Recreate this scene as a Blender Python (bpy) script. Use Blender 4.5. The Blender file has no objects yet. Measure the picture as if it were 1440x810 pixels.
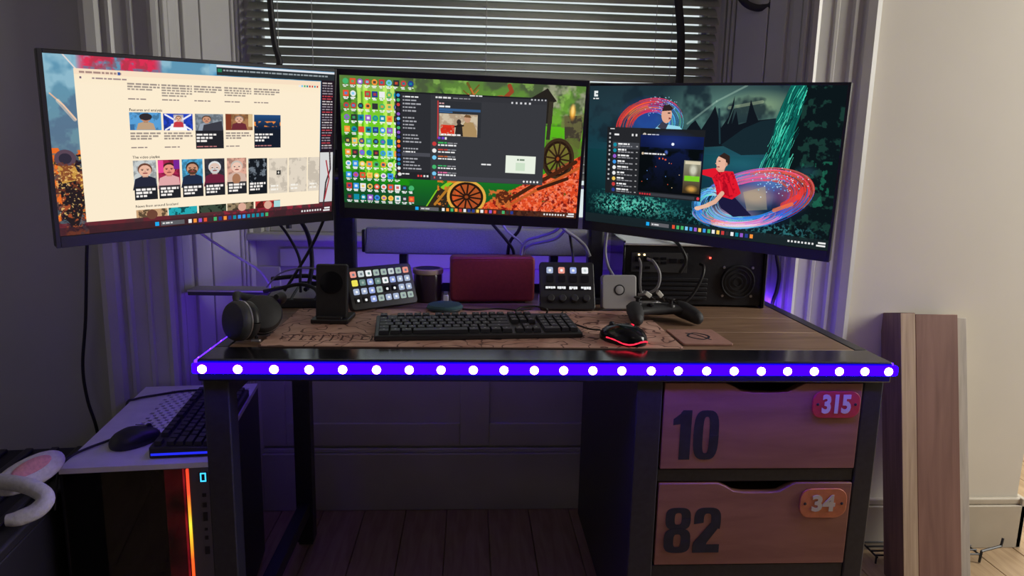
import bpy, math, random
import numpy as np
from mathutils import Matrix, Vector, Euler
random.seed(7); RNG = np.random.default_rng(7)
S = bpy.context.scene
COL = S.collection
PI = math.pi; R = math.radians

# ---------------------------------------------------------------- camera
cam_data = bpy.data.cameras.new('camera'); cam = bpy.data.objects.new('camera', cam_data); COL.objects.link(cam)
cam_data.sensor_width = 36.0; cam_data.lens = 36.0 * 999.24 / 1440.0; cam_data.clip_start = 0.02
_p, _y, _r = 0.1793, 0.0602, 0.0214
_f = Vector((math.sin(_y) * math.cos(_p), math.cos(_y) * math.cos(_p), -math.sin(_p)))
_rt = Vector((math.cos(_y), -math.sin(_y), 0)); _up = _rt.cross(_f)
_r2 = _rt * math.cos(_r) + _up * math.sin(_r); _u2 = -_rt * math.sin(_r) + _up * math.cos(_r)
_m = Matrix((_r2, _u2, -_f)).transposed().to_4x4(); _m.translation = Vector((-0.1713, -1.3640, 1.1546))
cam.matrix_world = _m
S.camera = cam

# ---------------------------------------------------------------- world, lights, exposure
world = bpy.data.worlds.new('daylight'); S.world = world; world.use_nodes = True
_bg = world.node_tree.nodes['Background']; _bg.inputs[0].default_value = (0.90, 0.97, 1.0, 1); _bg.inputs[1].default_value = 0.95

def area(name, loc, target, size, size_y, power, color):
    d = bpy.data.lights.new(name, 'AREA'); d.shape = 'RECTANGLE'; d.size = size; d.size_y = size_y
    d.energy = power; d.color = color
    o = bpy.data.objects.new(name, d); COL.objects.link(o); o.location = loc
    o.rotation_euler = (Vector(target) - Vector(loc)).to_track_quat('-Z', 'Y').to_euler()
    return o
area('side_window_light', (3.3, -0.12, 1.75), (0.2, 0.5, 1.15), 1.0, 1.5, 84, (1.0, 0.965, 0.87))
area('hall_light', (2.5, 1.9, 2.3), (2.1, 1.2, 0.0), 0.9, 0.9, 45, (1.0, 0.95, 0.82))
area('ceiling_light', (0.2, -1.6, 2.45), (0.1, 0.2, 0.6), 0.5, 0.5, 0.7, (1.0, 0.9, 0.8))

S.view_settings.view_transform = 'Standard'; S.view_settings.look = 'None'
S.view_settings.exposure = 0.0; S.view_settings.gamma = 1.0; S.view_settings.use_curve_mapping = False

# ---------------------------------------------------------------- materials
MATS = {}
def mat(name, col, rough=0.5, metal=0.0, var=0.0, scale=20.0, bump=0.0, stretch=(1, 1, 1), spec=0.5, emit=None, estr=1.0, coat=0.0):
    if name in MATS: return MATS[name]
    m = bpy.data.materials.new(name); m.use_nodes = True; nt = m.node_tree; b = nt.nodes['Principled BSDF']
    b.inputs['Base Color'].default_value = (*col, 1); b.inputs['Roughness'].default_value = rough
    b.inputs['Metallic'].default_value = metal; b.inputs['Specular IOR Level'].default_value = spec
    b.inputs['Coat Weight'].default_value = coat
    if emit is not None:
        b.inputs['Emission Color'].default_value = (*emit, 1); b.inputs['Emission Strength'].default_value = estr
    if var > 0 or bump > 0:
        tc = nt.nodes.new('ShaderNodeTexCoord'); mp = nt.nodes.new('ShaderNodeMapping'); mp.inputs['Scale'].default_value = stretch
        nz = nt.nodes.new('ShaderNodeTexNoise'); nz.inputs['Scale'].default_value = scale; nz.inputs['Detail'].default_value = 5
        nt.links.new(tc.outputs['Object'], mp.inputs['Vector']); nt.links.new(mp.outputs['Vector'], nz.inputs['Vector'])
        if var > 0:
            cr = nt.nodes.new('ShaderNodeValToRGB')
            cr.color_ramp.elements[0].position = 0.3; cr.color_ramp.elements[1].position = 0.7
            cr.color_ramp.elements[0].color = (*[max(0, c * (1 - var)) for c in col], 1)
            cr.color_ramp.elements[1].color = (*[min(1, c * (1 + var)) for c in col], 1)
            nt.links.new(nz.outputs['Fac'], cr.inputs['Fac']); nt.links.new(cr.outputs['Color'], b.inputs['Base Color'])
        if bump > 0:
            bp = nt.nodes.new('ShaderNodeBump'); bp.inputs['Strength'].default_value = bump; bp.inputs['Distance'].default_value = 0.002
            nt.links.new(nz.outputs['Fac'], bp.inputs['Height']); nt.links.new(bp.outputs['Normal'], b.inputs['Normal'])
    MATS[name] = m; return m

def wood(name, dark, light, scale=9.0, stretch=(1, 8, 1), rough=0.5, knots=0.0, knot_scale=5.0):
    m = bpy.data.materials.new(name); m.use_nodes = True; nt = m.node_tree; b = nt.nodes['Principled BSDF']
    N, L = nt.nodes.new, nt.links.new
    tc = N('ShaderNodeTexCoord'); mp = N('ShaderNodeMapping'); mp.inputs['Scale'].default_value = stretch
    nz = N('ShaderNodeTexNoise'); nz.inputs['Scale'].default_value = scale; nz.inputs['Detail'].default_value = 8; nz.inputs['Distortion'].default_value = 0.6
    cr = N('ShaderNodeValToRGB'); cr.color_ramp.elements[0].position = 0.33; cr.color_ramp.elements[1].position = 0.68
    cr.color_ramp.elements[0].color = (*dark, 1); cr.color_ramp.elements[1].color = (*light, 1)
    L(tc.outputs['Object'], mp.inputs['Vector']); L(mp.outputs['Vector'], nz.inputs['Vector']); L(nz.outputs['Fac'], cr.inputs['Fac'])
    out = cr.outputs['Color']
    if knots > 0:
        vo = N('ShaderNodeTexVoronoi'); vo.inputs['Scale'].default_value = knot_scale
        L(tc.outputs['Object'], vo.inputs['Vector'])
        mr = N('ShaderNodeMapRange'); mr.inputs['From Min'].default_value = 0.02; mr.inputs['From Max'].default_value = knots
        mr.inputs['To Min'].default_value = 1.0; mr.inputs['To Max'].default_value = 0.0
        L(vo.outputs['Distance'], mr.inputs['Value'])
        mx = N('ShaderNodeMixRGB'); mx.inputs['Color2'].default_value = (*[c * 0.3 for c in dark], 1)
        L(mr.outputs['Result'], mx.inputs['Fac']); L(out, mx.inputs['Color1']); out = mx.outputs['Color']
    L(out, b.inputs['Base Color']); b.inputs['Roughness'].default_value = rough
    bp = N('ShaderNodeBump'); bp.inputs['Strength'].default_value = 0.15; bp.inputs['Distance'].default_value = 0.001
    L(nz.outputs['Fac'], bp.inputs['Height']); L(bp.outputs['Normal'], b.inputs['Normal'])
    MATS[name] = m; return m

def emitter(name, col, strength):
    if name in MATS: return MATS[name]
    m = bpy.data.materials.new(name); m.use_nodes = True; nt = m.node_tree
    nt.nodes.remove(nt.nodes['Principled BSDF']); e = nt.nodes.new('ShaderNodeEmission')
    e.inputs[0].default_value = (*col, 1); e.inputs[1].default_value = strength
    nt.links.new(e.outputs[0], nt.nodes['Material Output'].inputs['Surface']); MATS[name] = m; return m

def glass(name, tint=(0.05, 0.05, 0.06), mixf=0.5):
    m = bpy.data.materials.new(name); m.use_nodes = True; nt = m.node_tree
    nt.nodes.remove(nt.nodes['Principled BSDF']); N, L = nt.nodes.new, nt.links.new
    t = N('ShaderNodeBsdfTransparent'); t.inputs[0].default_value = (*tint, 1)
    g = N('ShaderNodeBsdfGlossy'); g.inputs['Roughness'].default_value = 0.03
    fr = N('ShaderNodeFresnel'); mx = N('ShaderNodeMixShader')
    L(fr.outputs[0], mx.inputs[0]); L(t.outputs[0], mx.inputs[1]); L(g.outputs[0], mx.inputs[2])
    L(mx.outputs[0], nt.nodes['Material Output'].inputs['Surface']); MATS[name] = m; return m

BLACK = mat('black_plastic', (0.022, 0.022, 0.026), 0.42)
BLACK_SOFT = mat('black_rubbery_plastic', (0.03, 0.03, 0.034), 0.6, var=0.15, scale=60)
BLACK_GLOSS = mat('black_gloss', (0.010, 0.010, 0.014), 0.16, spec=0.35)
BLACK_METAL = mat('black_powder_coated_metal', (0.022, 0.023, 0.03), 0.4, var=0.2, scale=90, bump=0.1)
DARK_GREY = mat('dark_grey_plastic', (0.06, 0.06, 0.065), 0.5)
GREY = mat('grey_plastic', (0.42, 0.41, 0.42), 0.5)
SILVER = mat('silver_metal', (0.6, 0.6, 0.62), 0.3, metal=0.9)
WHITE_METAL = mat('white_painted_metal', (0.76, 0.76, 0.77), 0.4, var=0.05, scale=30)
WHITE_PLASTIC = mat('white_plastic', (0.75, 0.74, 0.7), 0.45)
CABLE_BLACK = mat('black_cable', (0.018, 0.018, 0.02), 0.5)
CABLE_GREY = mat('grey_cable', (0.32, 0.32, 0.34), 0.5)
CABLE_WHITE = mat('white_cable', (0.7, 0.68, 0.72), 0.45)
PAINT = mat('grey_white_gloss_woodwork', (0.58, 0.575, 0.545), 0.4, var=0.05, scale=6, bump=0.05)
WALL_CREAM = mat('cream_emulsion_wall', (0.70, 0.66, 0.585), 0.85, var=0.03, scale=3, bump=0.06)
WALL_GREY = mat('grey_wall', (0.52, 0.52, 0.53), 0.85, var=0.04, scale=3, bump=0.06)  # greyer and darker than the cream of the right wall
WALL_DARK = mat('darkened_unseen_wall', (0.13, 0.12, 0.11), 0.85, var=0.04, scale=3)  # unseen walls, coloured dark to cut bounced light
CEIL = mat('greyed_ceiling', (0.45, 0.44, 0.43), 0.9, var=0.02, scale=4)  # unseen ceiling, toned down to grey to reduce the fill light
SLAT = mat('grey_aluminium_slat', (0.50, 0.52, 0.46), 0.38, var=0.06, scale=10)
CORD = mat('white_cord', (0.6, 0.6, 0.57), 0.8)

# ---------------------------------------------------------------- geometry helpers
class G:
    def __init__(s): s.v = []; s.f = []
    def add(s, vs, fs, M=None):
        o = len(s.v)
        s.v += [tuple(M @ Vector(p)) if M is not None else tuple(p) for p in vs]
        s.f += [tuple(i + o for i in f) for f in fs]; return s
    def box(s, x0, x1, y0, y1, z0, z1, M=None):
        return s.add([(x0,y0,z0),(x1,y0,z0),(x1,y1,z0),(x0,y1,z0),(x0,y0,z1),(x1,y0,z1),(x1,y1,z1),(x0,y1,z1)],
                     [(3,2,1,0),(4,5,6,7),(0,1,5,4),(1,2,6,5),(2,3,7,6),(3,0,4,7)], M)
    def prism(s, poly, z0, z1, M=None):          # polygon in XY (counter-clockwise) extruded along Z
        n = len(poly)
        return s.add([(x,y,z0) for x,y in poly] + [(x,y,z1) for x,y in poly],
                     [tuple(range(n-1,-1,-1)), tuple(range(n,2*n))] + [(i,(i+1)%n,n+(i+1)%n,n+i) for i in range(n)], M)
    def lathe(s, prof, n=24, M=None):            # profile of (radius, z), bottom to top
        vs = [(r*math.cos(2*PI*k/n), r*math.sin(2*PI*k/n), z) for r,z in prof for k in range(n)]
        fs = [(a*n+k, a*n+(k+1)%n, (a+1)*n+(k+1)%n, (a+1)*n+k) for a in range(len(prof)-1) for k in range(n)]
        fs += [tuple(range(n-1,-1,-1)), tuple((len(prof)-1)*n+k for k in range(n))]
        return s.add(vs, fs, M)
    def cyl(s, r, z0, z1, n=20, M=None): return s.lathe([(r,z0),(r,z1)], n, M)
    def tube(s, pts, r, n=8, smooth=6, M=None):
        P = [Vector(p) for p in pts]
        if smooth and len(P) > 2:
            Q = []; E = [P[0]*2-P[1]] + P + [P[-1]*2-P[-2]]
            for i in range(1, len(E)-2):
                a,b,c,d = E[i-1:i+3]
                for k in range(smooth):
                    t = k/smooth
                    Q.append(0.5*((2*b)+(c-a)*t+(2*a-5*b+4*c-d)*t*t+(3*b-a-3*c+d)*t**3))
            P = Q + [P[-1]]
        rs = r if isinstance(r, (list, tuple)) else [r]*len(P)
        if len(rs) != len(P): rs = list(np.interp(np.linspace(0,1,len(P)), np.linspace(0,1,len(rs)), rs))
        t0 = (P[1]-P[0]).normalized(); u = t0.orthogonal().normalized(); vs = []
        for i,p in enumerate(P):
            t = (P[min(i+1,len(P)-1)]-P[max(i-1,0)]).normalized()
            u = (u - t*u.dot(t)).normalized(); w = t.cross(u)
            vs += [tuple(p + (u*math.cos(2*PI*k/n) + w*math.sin(2*PI*k/n))*rs[i]) for k in range(n)]
        fs = [(a*n+k, a*n+(k+1)%n, (a+1)*n+(k+1)%n, (a+1)*n+k) for a in range(len(P)-1) for k in range(n)]
        fs += [tuple(range(n-1,-1,-1)), tuple((len(P)-1)*n+k for k in range(n))]
        return s.add(vs, fs, M)
    def ball(s, c, rx, ry, rz, nu=20, nv=12, M=None, power=1.0):
        vs = []
        for j in range(1, nv):
            t = -PI/2 + PI*j/nv
            ct, st = math.cos(t), math.sin(t)
            for k in range(nu):
                a = 2*PI*k/nu; ca, sa = math.cos(a), math.sin(a)
                sg = lambda q: math.copysign(abs(q)**power, q)
                vs.append((c[0]+rx*sg(ct)*sg(ca), c[1]+ry*sg(ct)*sg(sa), c[2]+rz*sg(st)))
        fs = [(a*nu+k, a*nu+(k+1)%nu, (a+1)*nu+(k+1)%nu, (a+1)*nu+k) for a in range(nv-2) for k in range(nu)]
        vs += [(c[0],c[1],c[2]-rz), (c[0],c[1],c[2]+rz)]; b = len(vs)-2
        fs += [(b,(k+1)%nu,k) for k in range(nu)] + [(b+1,(nv-2)*nu+k,(nv-2)*nu+(k+1)%nu) for k in range(nu)]
        return s.add(vs, fs, M)
    def build(s, name, m, parent=None, bevel=0.0, seg=2, smooth=True, M=None, angle=35):
        me = bpy.data.meshes.new(name); me.from_pydata(s.v, [], s.f); me.update()
        if smooth:
            me.polygons.foreach_set('use_smooth', [True]*len(me.polygons)); me.set_sharp_from_angle(angle=R(angle))
        me.materials.append(m)
        o = bpy.data.objects.new(name, me); COL.objects.link(o)
        if parent: o.parent = parent
        if M is not None: o.matrix_basis = M
        if bevel > 0:
            b = o.modifiers.new('bevel', 'BEVEL'); b.width = bevel; b.segments = seg; b.limit_method = 'ANGLE'; b.angle_limit = R(40)
        return o
def box(*a): return G().box(*a)
def tag(o, label, cat, group=None):
    o['label'] = label; o['category'] = cat
    if group: o['group'] = group
    return o
def thing(name, label, cat, loc=(0,0,0), rz=0.0, M=None, group=None):
    o = bpy.data.objects.new(name, None); COL.objects.link(o); o.empty_display_size = 0.02
    if M is not None: o.matrix_basis = M
    else: o.location = loc; o.rotation_euler = (0, 0, rz)
    return tag(o, label, cat, group)
def struct(o): o['kind'] = 'structure'; return o
def dup(o, parent, M):
    c = o.copy(); COL.objects.link(c); c.parent = parent; c.matrix_basis = M; return c
def rrect(x0, x1, y0, y1, r, n=5):
    P = []
    for cx, cy, a0 in ((x1-r,y0+r,-90),(x1-r,y1-r,0),(x0+r,y1-r,90),(x0+r,y0+r,180)):
        P += [(cx+r*math.cos(R(a0+90*k/n)), cy+r*math.sin(R(a0+90*k/n))) for k in range(n+1)]
    return P
T = Matrix.Translation
def RX(d): return Matrix.Rotation(R(d), 4, 'X')
def RY(d): return Matrix.Rotation(R(d), 4, 'Y')
def RZ(d): return Matrix.Rotation(R(d), 4, 'Z')
FRONT = RX(90)                                   # local XY plane (Z out) -> faces -Y

def font_mesh(s, extrude=0.0, offset=0.0):
    cu = bpy.data.curves.new('lettering', 'FONT'); cu.body = s; cu.size = 1.0; cu.extrude = extrude; cu.offset = offset; cu.resolution_u = 3
    to = bpy.data.objects.new('lettering', cu); COL.objects.link(to)
    dg = bpy.context.evaluated_depsgraph_get(); me = bpy.data.meshes.new_from_object(to.evaluated_get(dg))
    bpy.data.objects.remove(to); bpy.data.curves.remove(cu); return me
def number(name, s, m, parent, x0, x1, z0, z1, y, depth=0.0015, bold=0.03):
    me = font_mesh(s, 0.01, bold); me.name = name
    co = np.empty(len(me.vertices)*3); me.vertices.foreach_get('co', co); co = co.reshape(-1,3)
    a, b = co.min(0), co.max(0); q = (co-a)/(b-a)
    me.vertices.foreach_set('co', np.c_[x0+q[:,0]*(x1-x0), y-q[:,2]*depth, z0+q[:,1]*(z1-z0)].ravel()); me.update()
    me.materials.clear(); me.materials.append(m)
    o = bpy.data.objects.new(name, me); COL.objects.link(o); o.parent = parent; return o
FL = -0.04; DT = 0.76
# ---------------------------------------------------------------- the setting
FLOORWOOD = wood('oak_floor_board', (0.36, 0.24, 0.14), (0.50, 0.36, 0.22), 7, (6, 0.6, 1), 0.4)
floor = struct(box(-2.2, 3.4, -3.0, 3.2, FL-0.06, FL-0.012).build('floor', FLOORWOOD, smooth=False))
_pl = None
for i in range(40):
    x = -2.2 + 0.14*i
    if _pl is None:
        _pl = box(0, 0.1375, -3.0, 3.2, FL-0.012, FL).build('plank', FLOORWOOD, floor, smooth=False, bevel=0.0012, seg=1); _pl.location.x = x
    else: dup(_pl, floor, T((x, 0, 0)))
struct(box(-2.3, 3.5, -3.1, 3.3, 2.56, 2.66).build('ceiling', CEIL, smooth=False))
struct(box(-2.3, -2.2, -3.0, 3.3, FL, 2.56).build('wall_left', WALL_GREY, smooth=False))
struct(box(-2.2, 3.4, -3.1, -3.0, FL, 2.56).build('wall_rear', WALL_DARK, smooth=False))
struct(box(3.4, 3.5, -3.0, 3.3, FL, 2.56).build('wall_east', WALL_DARK, smooth=False))
struct(box(1.6, 3.4, 3.2, 3.3, FL, 2.56).build('wall_hall', WALL_CREAM, smooth=False))
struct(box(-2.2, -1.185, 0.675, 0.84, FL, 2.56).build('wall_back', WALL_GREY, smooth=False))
wr = struct(box(0.945, 1.585, 0.66, 1.0, FL, 2.56).build('wall_right', WALL_CREAM, smooth=False))
struct(box(-1.185, 0.945, 0.66, 0.84, 2.30, 2.56).build('wall_head', WALL_CREAM, smooth=False))
OLIVE = mat('aged_cream_skirting_paint', (0.50, 0.45, 0.37), 0.5, var=0.05, scale=8)
b = struct(box(0.95, 1.603, 0.638, 0.66, FL, 0.105).build('baseboard_right', OLIVE, bevel=0.002))
box(0.95, 1.595, 0.645, 0.66, 0.105, 0.128).build('top_bead', OLIVE, b, bevel=0.006, seg=3)
box(1.585, 1.603, 0.638, 1.0, FL, 0.128).build('corner_return', OLIVE, b, bevel=0.003)
b = struct(box(-2.2, -1.19, 0.655, 0.675, FL, 0.14).build('baseboard_left', PAINT, bevel=0.003))
box(-2.2, -1.19, 0.661, 0.675, 0.14, 0.16).build('top_bead', PAINT, b, bevel=0.005)

# window wall at the back of the recess
pn = struct(box(-0.90, 0.64, 0.94, 1.0, FL, 0.885).build('wall_window', PAINT, smooth=False))
for x0, x1 in ((-0.86, -0.78), (-0.20, -0.10), (0.50, 0.60)):
    box(x0, x1, 0.928, 0.94, 0.19, 0.80).build('stile', PAINT, pn, bevel=0.003)
for z0, z1 in ((0.19, 0.27), (0.80, 0.86)):
    for x0, x1 in ((-0.78, -0.20), (-0.10, 0.50)):
        box(x0, x1, 0.928, 0.94, z0, z1).build('rail', PAINT, pn, bevel=0.003)
b = struct(box(-0.86, 0.60, 0.918, 0.94, FL, 0.165).build('baseboard_window', PAINT, bevel=0.003))
box(-0.86, 0.60, 0.926, 0.94, 0.165, 0.182).build('top_bead', PAINT, b, bevel=0.005)
struct(box(-0.875, 0.615, 0.895, 0.99, 0.885, 0.91).build('trim_3', PAINT, bevel=0.006, seg=3))

win = struct(box(-0.865, -0.832, 0.925, 1.0, 0.91, 2.30).build('window_1', PAINT, bevel=0.002))
box(0.568, 0.605, 0.925, 1.0, 0.91, 2.30).build('jamb', PAINT, win, bevel=0.002)
box(-0.832, 0.568, 0.925, 1.0, 2.25, 2.30).build('head', PAINT, win, bevel=0.002)
for x0, x1 in ((-0.832, -0.815), (0.551, 0.568)):
    box(x0, x1, 0.955, 0.99, 0.91, 2.25).build('sash_stile', PAINT, win, bevel=0.003)
for z0, z1 in ((0.91, 0.97), (1.86, 1.90), (2.20, 2.25)):
    box(-0.815, 0.551, 0.957, 0.988, z0, z1).build('sash_rail', PAINT, win, bevel=0.003)
PANE = glass('window_glass', (0.95, 0.97, 0.96))
box(-0.815, 0.551, 0.97, 0.974, 0.97, 1.86).build('pane', PANE, win, smooth=False)
box(-0.815, 0.551, 0.976, 0.980, 1.90, 2.20).build('pane', PANE, win, smooth=False)

def reveal(name, P0, P1, flip):
    """panelled window reveal, running from the room edge P0 to the window edge P1"""
    a, c = Vector(P0), Vector(P1); d = (c-a); L = d.length; d.normalize()
    n = Vector((-d.y, d.x)) * flip                     # towards the recess
    def strip(nm, u0, u1, h, par, z0=FL, z1=2.30, bev=0.003):
        q = [a+d*u0*L+n*-0.03, a+d*u1*L+n*-0.03, a+d*u1*L+n*h, a+d*u0*L+n*h]
        pts = [(p.x, p.y) for p in q]
        if sum(pts[i][0]*pts[(i+1)%4][1]-pts[(i+1)%4][0]*pts[i][1] for i in range(4)) < 0: pts.reverse()
        o = G().prism(pts, z0, z1).build(nm, PAINT, par, bevel=bev)
        return o
    base = struct(strip(name, 0, 1, 0.0, None, bev=0))
    strip('bead', 0.0, 0.05, 0.014, base); strip('stile', 0.065, 0.16, 0.008, base)
    strip('panel_board', 0.215, 0.40, 0.012, base); strip('panel_board', 0.415, 0.77, 0.012, base)
    strip('bead', 0.795, 0.835, 0.012, base, bev=0.005); strip('bead', 0.85, 0.885, 0.012, base, bev=0.005)
    strip('stile', 0.91, 1.0, 0.010, base)
    return base
reveal('trim_1', (-0.998, 0.66), (-0.862, 0.94), -1)
reveal('trim_2', (0.763, 0.66), (0.602, 0.94), 1)

def architrave(name, xi, xo):
    """fluted door-and-window casing between the inner edge xi and the outer edge xo"""
    w = xo-xi; prof = [(0,0),(0,.020),(.06,.026),(.12,.020),(.14,.012),(.33,.012),(.35,.017),(.40,.017),(.42,.012),(.60,.014),(.63,.022),(.68,.022),(.70,.014),(.76,.016),(.80,.032),(.92,.038),(1.0,.034),(1.0,0)]
    pts = [(xi+w*u, 0.66-h if h else 0.70) for u, h in prof]
    if w > 0: pts = pts[::1]
    if sum(pts[i][0]*pts[(i+1)%len(pts)][1]-pts[(i+1)%len(pts)][0]*pts[i][1] for i in range(len(pts))) < 0: pts.reverse()
    return struct(G().prism(pts, FL, 2.42).build(name, PAINT, angle=25))
architrave('trim_4', -0.998, -1.187)
architrave('trim_5', 0.763, 0.947)

# venetian blind
bl = thing('venetian_blind', 'grey venetian blind of thin metal slats hanging closed in the window', 'blind', (-0.13, 0.905, 2.24))
box(-0.715, 0.715, -0.015, 0.015, -0.02, 0.01).build('head_rail', SLAT, bl, bevel=0.002)
sg = G(); _n = 5
for k in range(_n+1):
    t = k/_n - 0.5
    sg.v += [(-0.712, t*0.034, 0.0022*(1-(2*t)**2)), (0.712, t*0.034, 0.0022*(1-(2*t)**2))]
for k in range(_n): sg.f.append((2*k, 2*k+1, 2*k+3, 2*k+2))
z = -0.04; k = 0; first = None
while 2.24+z > 1.10:
    tilt = 46 + random.uniform(-3.5, 3.5)
    Mx = T((random.uniform(-0.004, 0.004), 0, z)) @ RY(random.uniform(-0.12, 0.12)) @ RX(tilt)
    if first is None:
        first = sg.build('slat', SLAT, bl, M=Mx); so = first.modifiers.new('thickness', 'SOLIDIFY'); so.thickness = 0.0005
    else: dup(first, bl, Mx)
    z -= 0.0255
zb = z
for x in (-0.62, -0.52, 0.0, 0.52, 0.57):
    G().tube([(x, -0.012, -0.01), (x, -0.012, zb)], 0.0009, 6, 0).build('ladder_cord', CORD, bl)
box(-0.712, 0.712, -0.012, 0.012, zb-0.012, zb).build('bottom_rail', SLAT, bl, bevel=0.002)

def cable(name, label, pts, r, m, group=None, cat='cable', n=8):
    return tag(G().tube(pts, r, n).build(name, m, angle=60), label, cat, group)
cable('cable', 'black cable hanging down the left side of the blind', [(-0.775,.868,2.2),(-0.770,.868,1.75),(-0.764,.868,1.6),(-0.755,.866,1.48),(-0.742,.866,1.425),(-0.748,.868,1.39),(-0.75,.868,1.2),(-0.73,.86,0.93)], 0.009, CABLE_BLACK)
cable('cable', 'thick black cable hanging down the right side of the blind', [(0.425,.868,2.2),(0.438,.868,1.75),(0.447,.868,1.64),(0.462,.868,1.53),(0.466,.868,1.40),(0.46,.868,1.2),(0.44,.86,0.93)], 0.0125, CABLE_BLACK)
cable('cable', 'black cable looped against the panelling at the top right of the window', [(0.56,.84,1.95),(0.585,.83,1.72),(0.622,.815,1.635),(0.665,.80,1.608),(0.70,.77,1.615),(0.725,.74,1.64),(0.74,.70,1.75),(0.745,.69,1.95)], 0.0105, CABLE_BLACK)
cable('cable', 'thin black cable dangling down the bare wall left of the desk', [(-1.20,.62,0.98),(-1.214,.622,0.89),(-1.246,.645,0.69),(-1.268,.65,0.55),(-1.262,.648,0.45),(-1.24,.645,0.34),(-1.25,.645,0.15),(-1.30,.63,-0.033)], 0.0045, CABLE_BLACK)

# ---------------------------------------------------------------- desk
DESKWOOD = wood('worn_oak_desk_top', (0.20, 0.115, 0.07), (0.34, 0.21, 0.135), 6, (1, 7, 7), 0.45)
DRAWERWOOD = wood('orange_brown_drawer_front', (0.27, 0.115, 0.085), (0.36, 0.16, 0.12), 5, (1, 6, 6), 0.5)
desk = thing('desk', 'industrial desk with a wooden top in a black metal frame and two numbered drawers', 'desk', (0, 0, 0))
box(-0.70, 0.70, 0.0, 0.095, 0.715, DT).build('front_rail', BLACK_GLOSS, desk, bevel=0.004)
box(-0.70, -0.67, 0.095, 0.76, 0.715, DT).build('side_rail', BLACK_METAL, desk, bevel=0.003)
box(0.67, 0.70, 0.095, 0.76, 0.715, DT).build('side_rail', BLACK_METAL, desk, bevel=0.003)
box(-0.67, 0.67, 0.73, 0.76, 0.715, DT).build('back_rail', BLACK_METAL, desk, bevel=0.003)
for i in range(4):
    y0 = 0.095 + 0.15875*i
    box(-0.67, 0.67, y0+0.0006, y0+0.1582, 0.72, DT-0.0008).build('top_board', DESKWOOD, desk, bevel=0.0012, seg=1)
for x0, x1, y0, y1 in ((-0.698, -0.648, 0.006, 0.056), (-0.698, -0.648, 0.70, 0.75), (0.655, 0.698, 0.006, 0.056), (0.655, 0.698, 0.70, 0.75)):
    lg = box(x0, x1, y0, y1, FL+0.008, 0.715).build('leg', BLACK_METAL, desk, bevel=0.003)
    box(x0+0.004, x1-0.004, y0+0.004, y1-0.004, FL, FL+0.009).build('foot_pad', DARK_GREY, lg)
box(-0.648, 0.172, 0.705, 0.735, 0.66, 0.715).build('cross_bar', BLACK_METAL, desk, bevel=0.003)
box(-0.69, -0.656, 0.056, 0.70, 0.66, 0.715).build('cross_bar', BLACK_METAL, desk, bevel=0.003)
box(-0.69, -0.656, 0.056, 0.70, 0.06, 0.10).build('cross_bar', BLACK_METAL, desk, bevel=0.003)
box(0.174, 0.228, 0.004, 0.054, FL, 0.715).build('pedestal_post', BLACK_METAL, desk, bevel=0.003)
box(0.176, 0.19, 0.054, 0.70, 0.06, 0.715).build('pedestal_side', BLACK_METAL, desk, bevel=0.002)
box(0.684, 0.698, 0.056, 0.70, 0.06, 0.715).build('pedestal_side', BLACK_METAL, desk, bevel=0.002)
box(0.19, 0.684, 0.69, 0.70, 0.06, 0.715).build('pedestal_back', BLACK_METAL, desk)
for z0, z1 in ((0.4885, 0.5175), (0.262, 0.296), (0.04, 0.07)):
    box(0.228, 0.655, 0.010, 0.05, z0, z1).build('divider', BLACK_METAL, desk, bevel=0.002)
box(0.228, 0.655, 0.014, 0.03, 0.07, 0.262).build('lower_panel', BLACK_METAL, desk, bevel=0.002)
box(0.228, 0.655, 0.02, 0.05, 0.708, 0.7149).build('top_lip', BLACK_METAL, desk)
NAVY = mat('black_stencil_paint', (0.012, 0.013, 0.03), 0.55, var=0.4, scale=40)
def stencil(s, m, parent, x0, x1, z0, z1, y, gap=.10):
    """heavy condensed stencil numerals, each one a mesh of its own"""
    def ring(g, cx, cy, rx, ry, ix, iy, a0=0, a1=360, e=.62, n=28):
        def pt(a, rx, ry):
            c, q = math.cos(R(a)), math.sin(R(a)); return (cx+rx*math.copysign(abs(c)**e, c), cy+ry*math.copysign(abs(q)**e, q))
        for k in range(n):
            a, b2 = a0+(a1-a0)*k/n, a0+(a1-a0)*(k+1)/n; g.append([pt(a, rx, ry), pt(b2, rx, ry), pt(b2, ix, iy), pt(a, ix, iy)])
    wid = {'1': .72}; tot = sum(wid.get(ch, 1) for ch in s)+gap*(len(s)-1); x = 0.0
    for ch in s:
        g = []; w = wid.get(ch, 1)
        if ch == '0': ring(g, .5, .5, .5, .5, .13, .37)
        if ch == '1': g += [[(.40,0),(1,0),(1,1),(.52,1)], [(.40,0),(.52,1),(.40,.95),(.40,.80)], [(0,.82),(0,.70),(.40,.72),(.52,.97)]]
        if ch == '8': ring(g, .5, .755, .47, .245, .13, .13); ring(g, .5, .27, .5, .27, .14, .145)
        if ch == '2':
            ring(g, .5, .70, .5, .30, .14, .17, 185, -25); g += [[(.98,.60),(.62,.66),(.02,.22),(.0,.0)], [(.98,.60),(.0,.0),(.40,.0),(.52,.22)], [(.0,.0),(1,.0),(1,.18),(.0,.18)]]
        o = G()
        for kq, q in enumerate(g):
            q = [(x0+(x+px*w)/tot*(x1-x0), z0+pz*(z1-z0)) for px, pz in q]
            if sum(q[i][0]*q[(i+1)%4][1]-q[(i+1)%4][0]*q[i][1] for i in range(4)) < 0: q.reverse()
            o.prism(q, 0, .0006, T((0, y-kq*.00003, 0)) @ FRONT)
        o.build('painted_numeral', m, parent, smooth=False); x += w+gap
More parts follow.
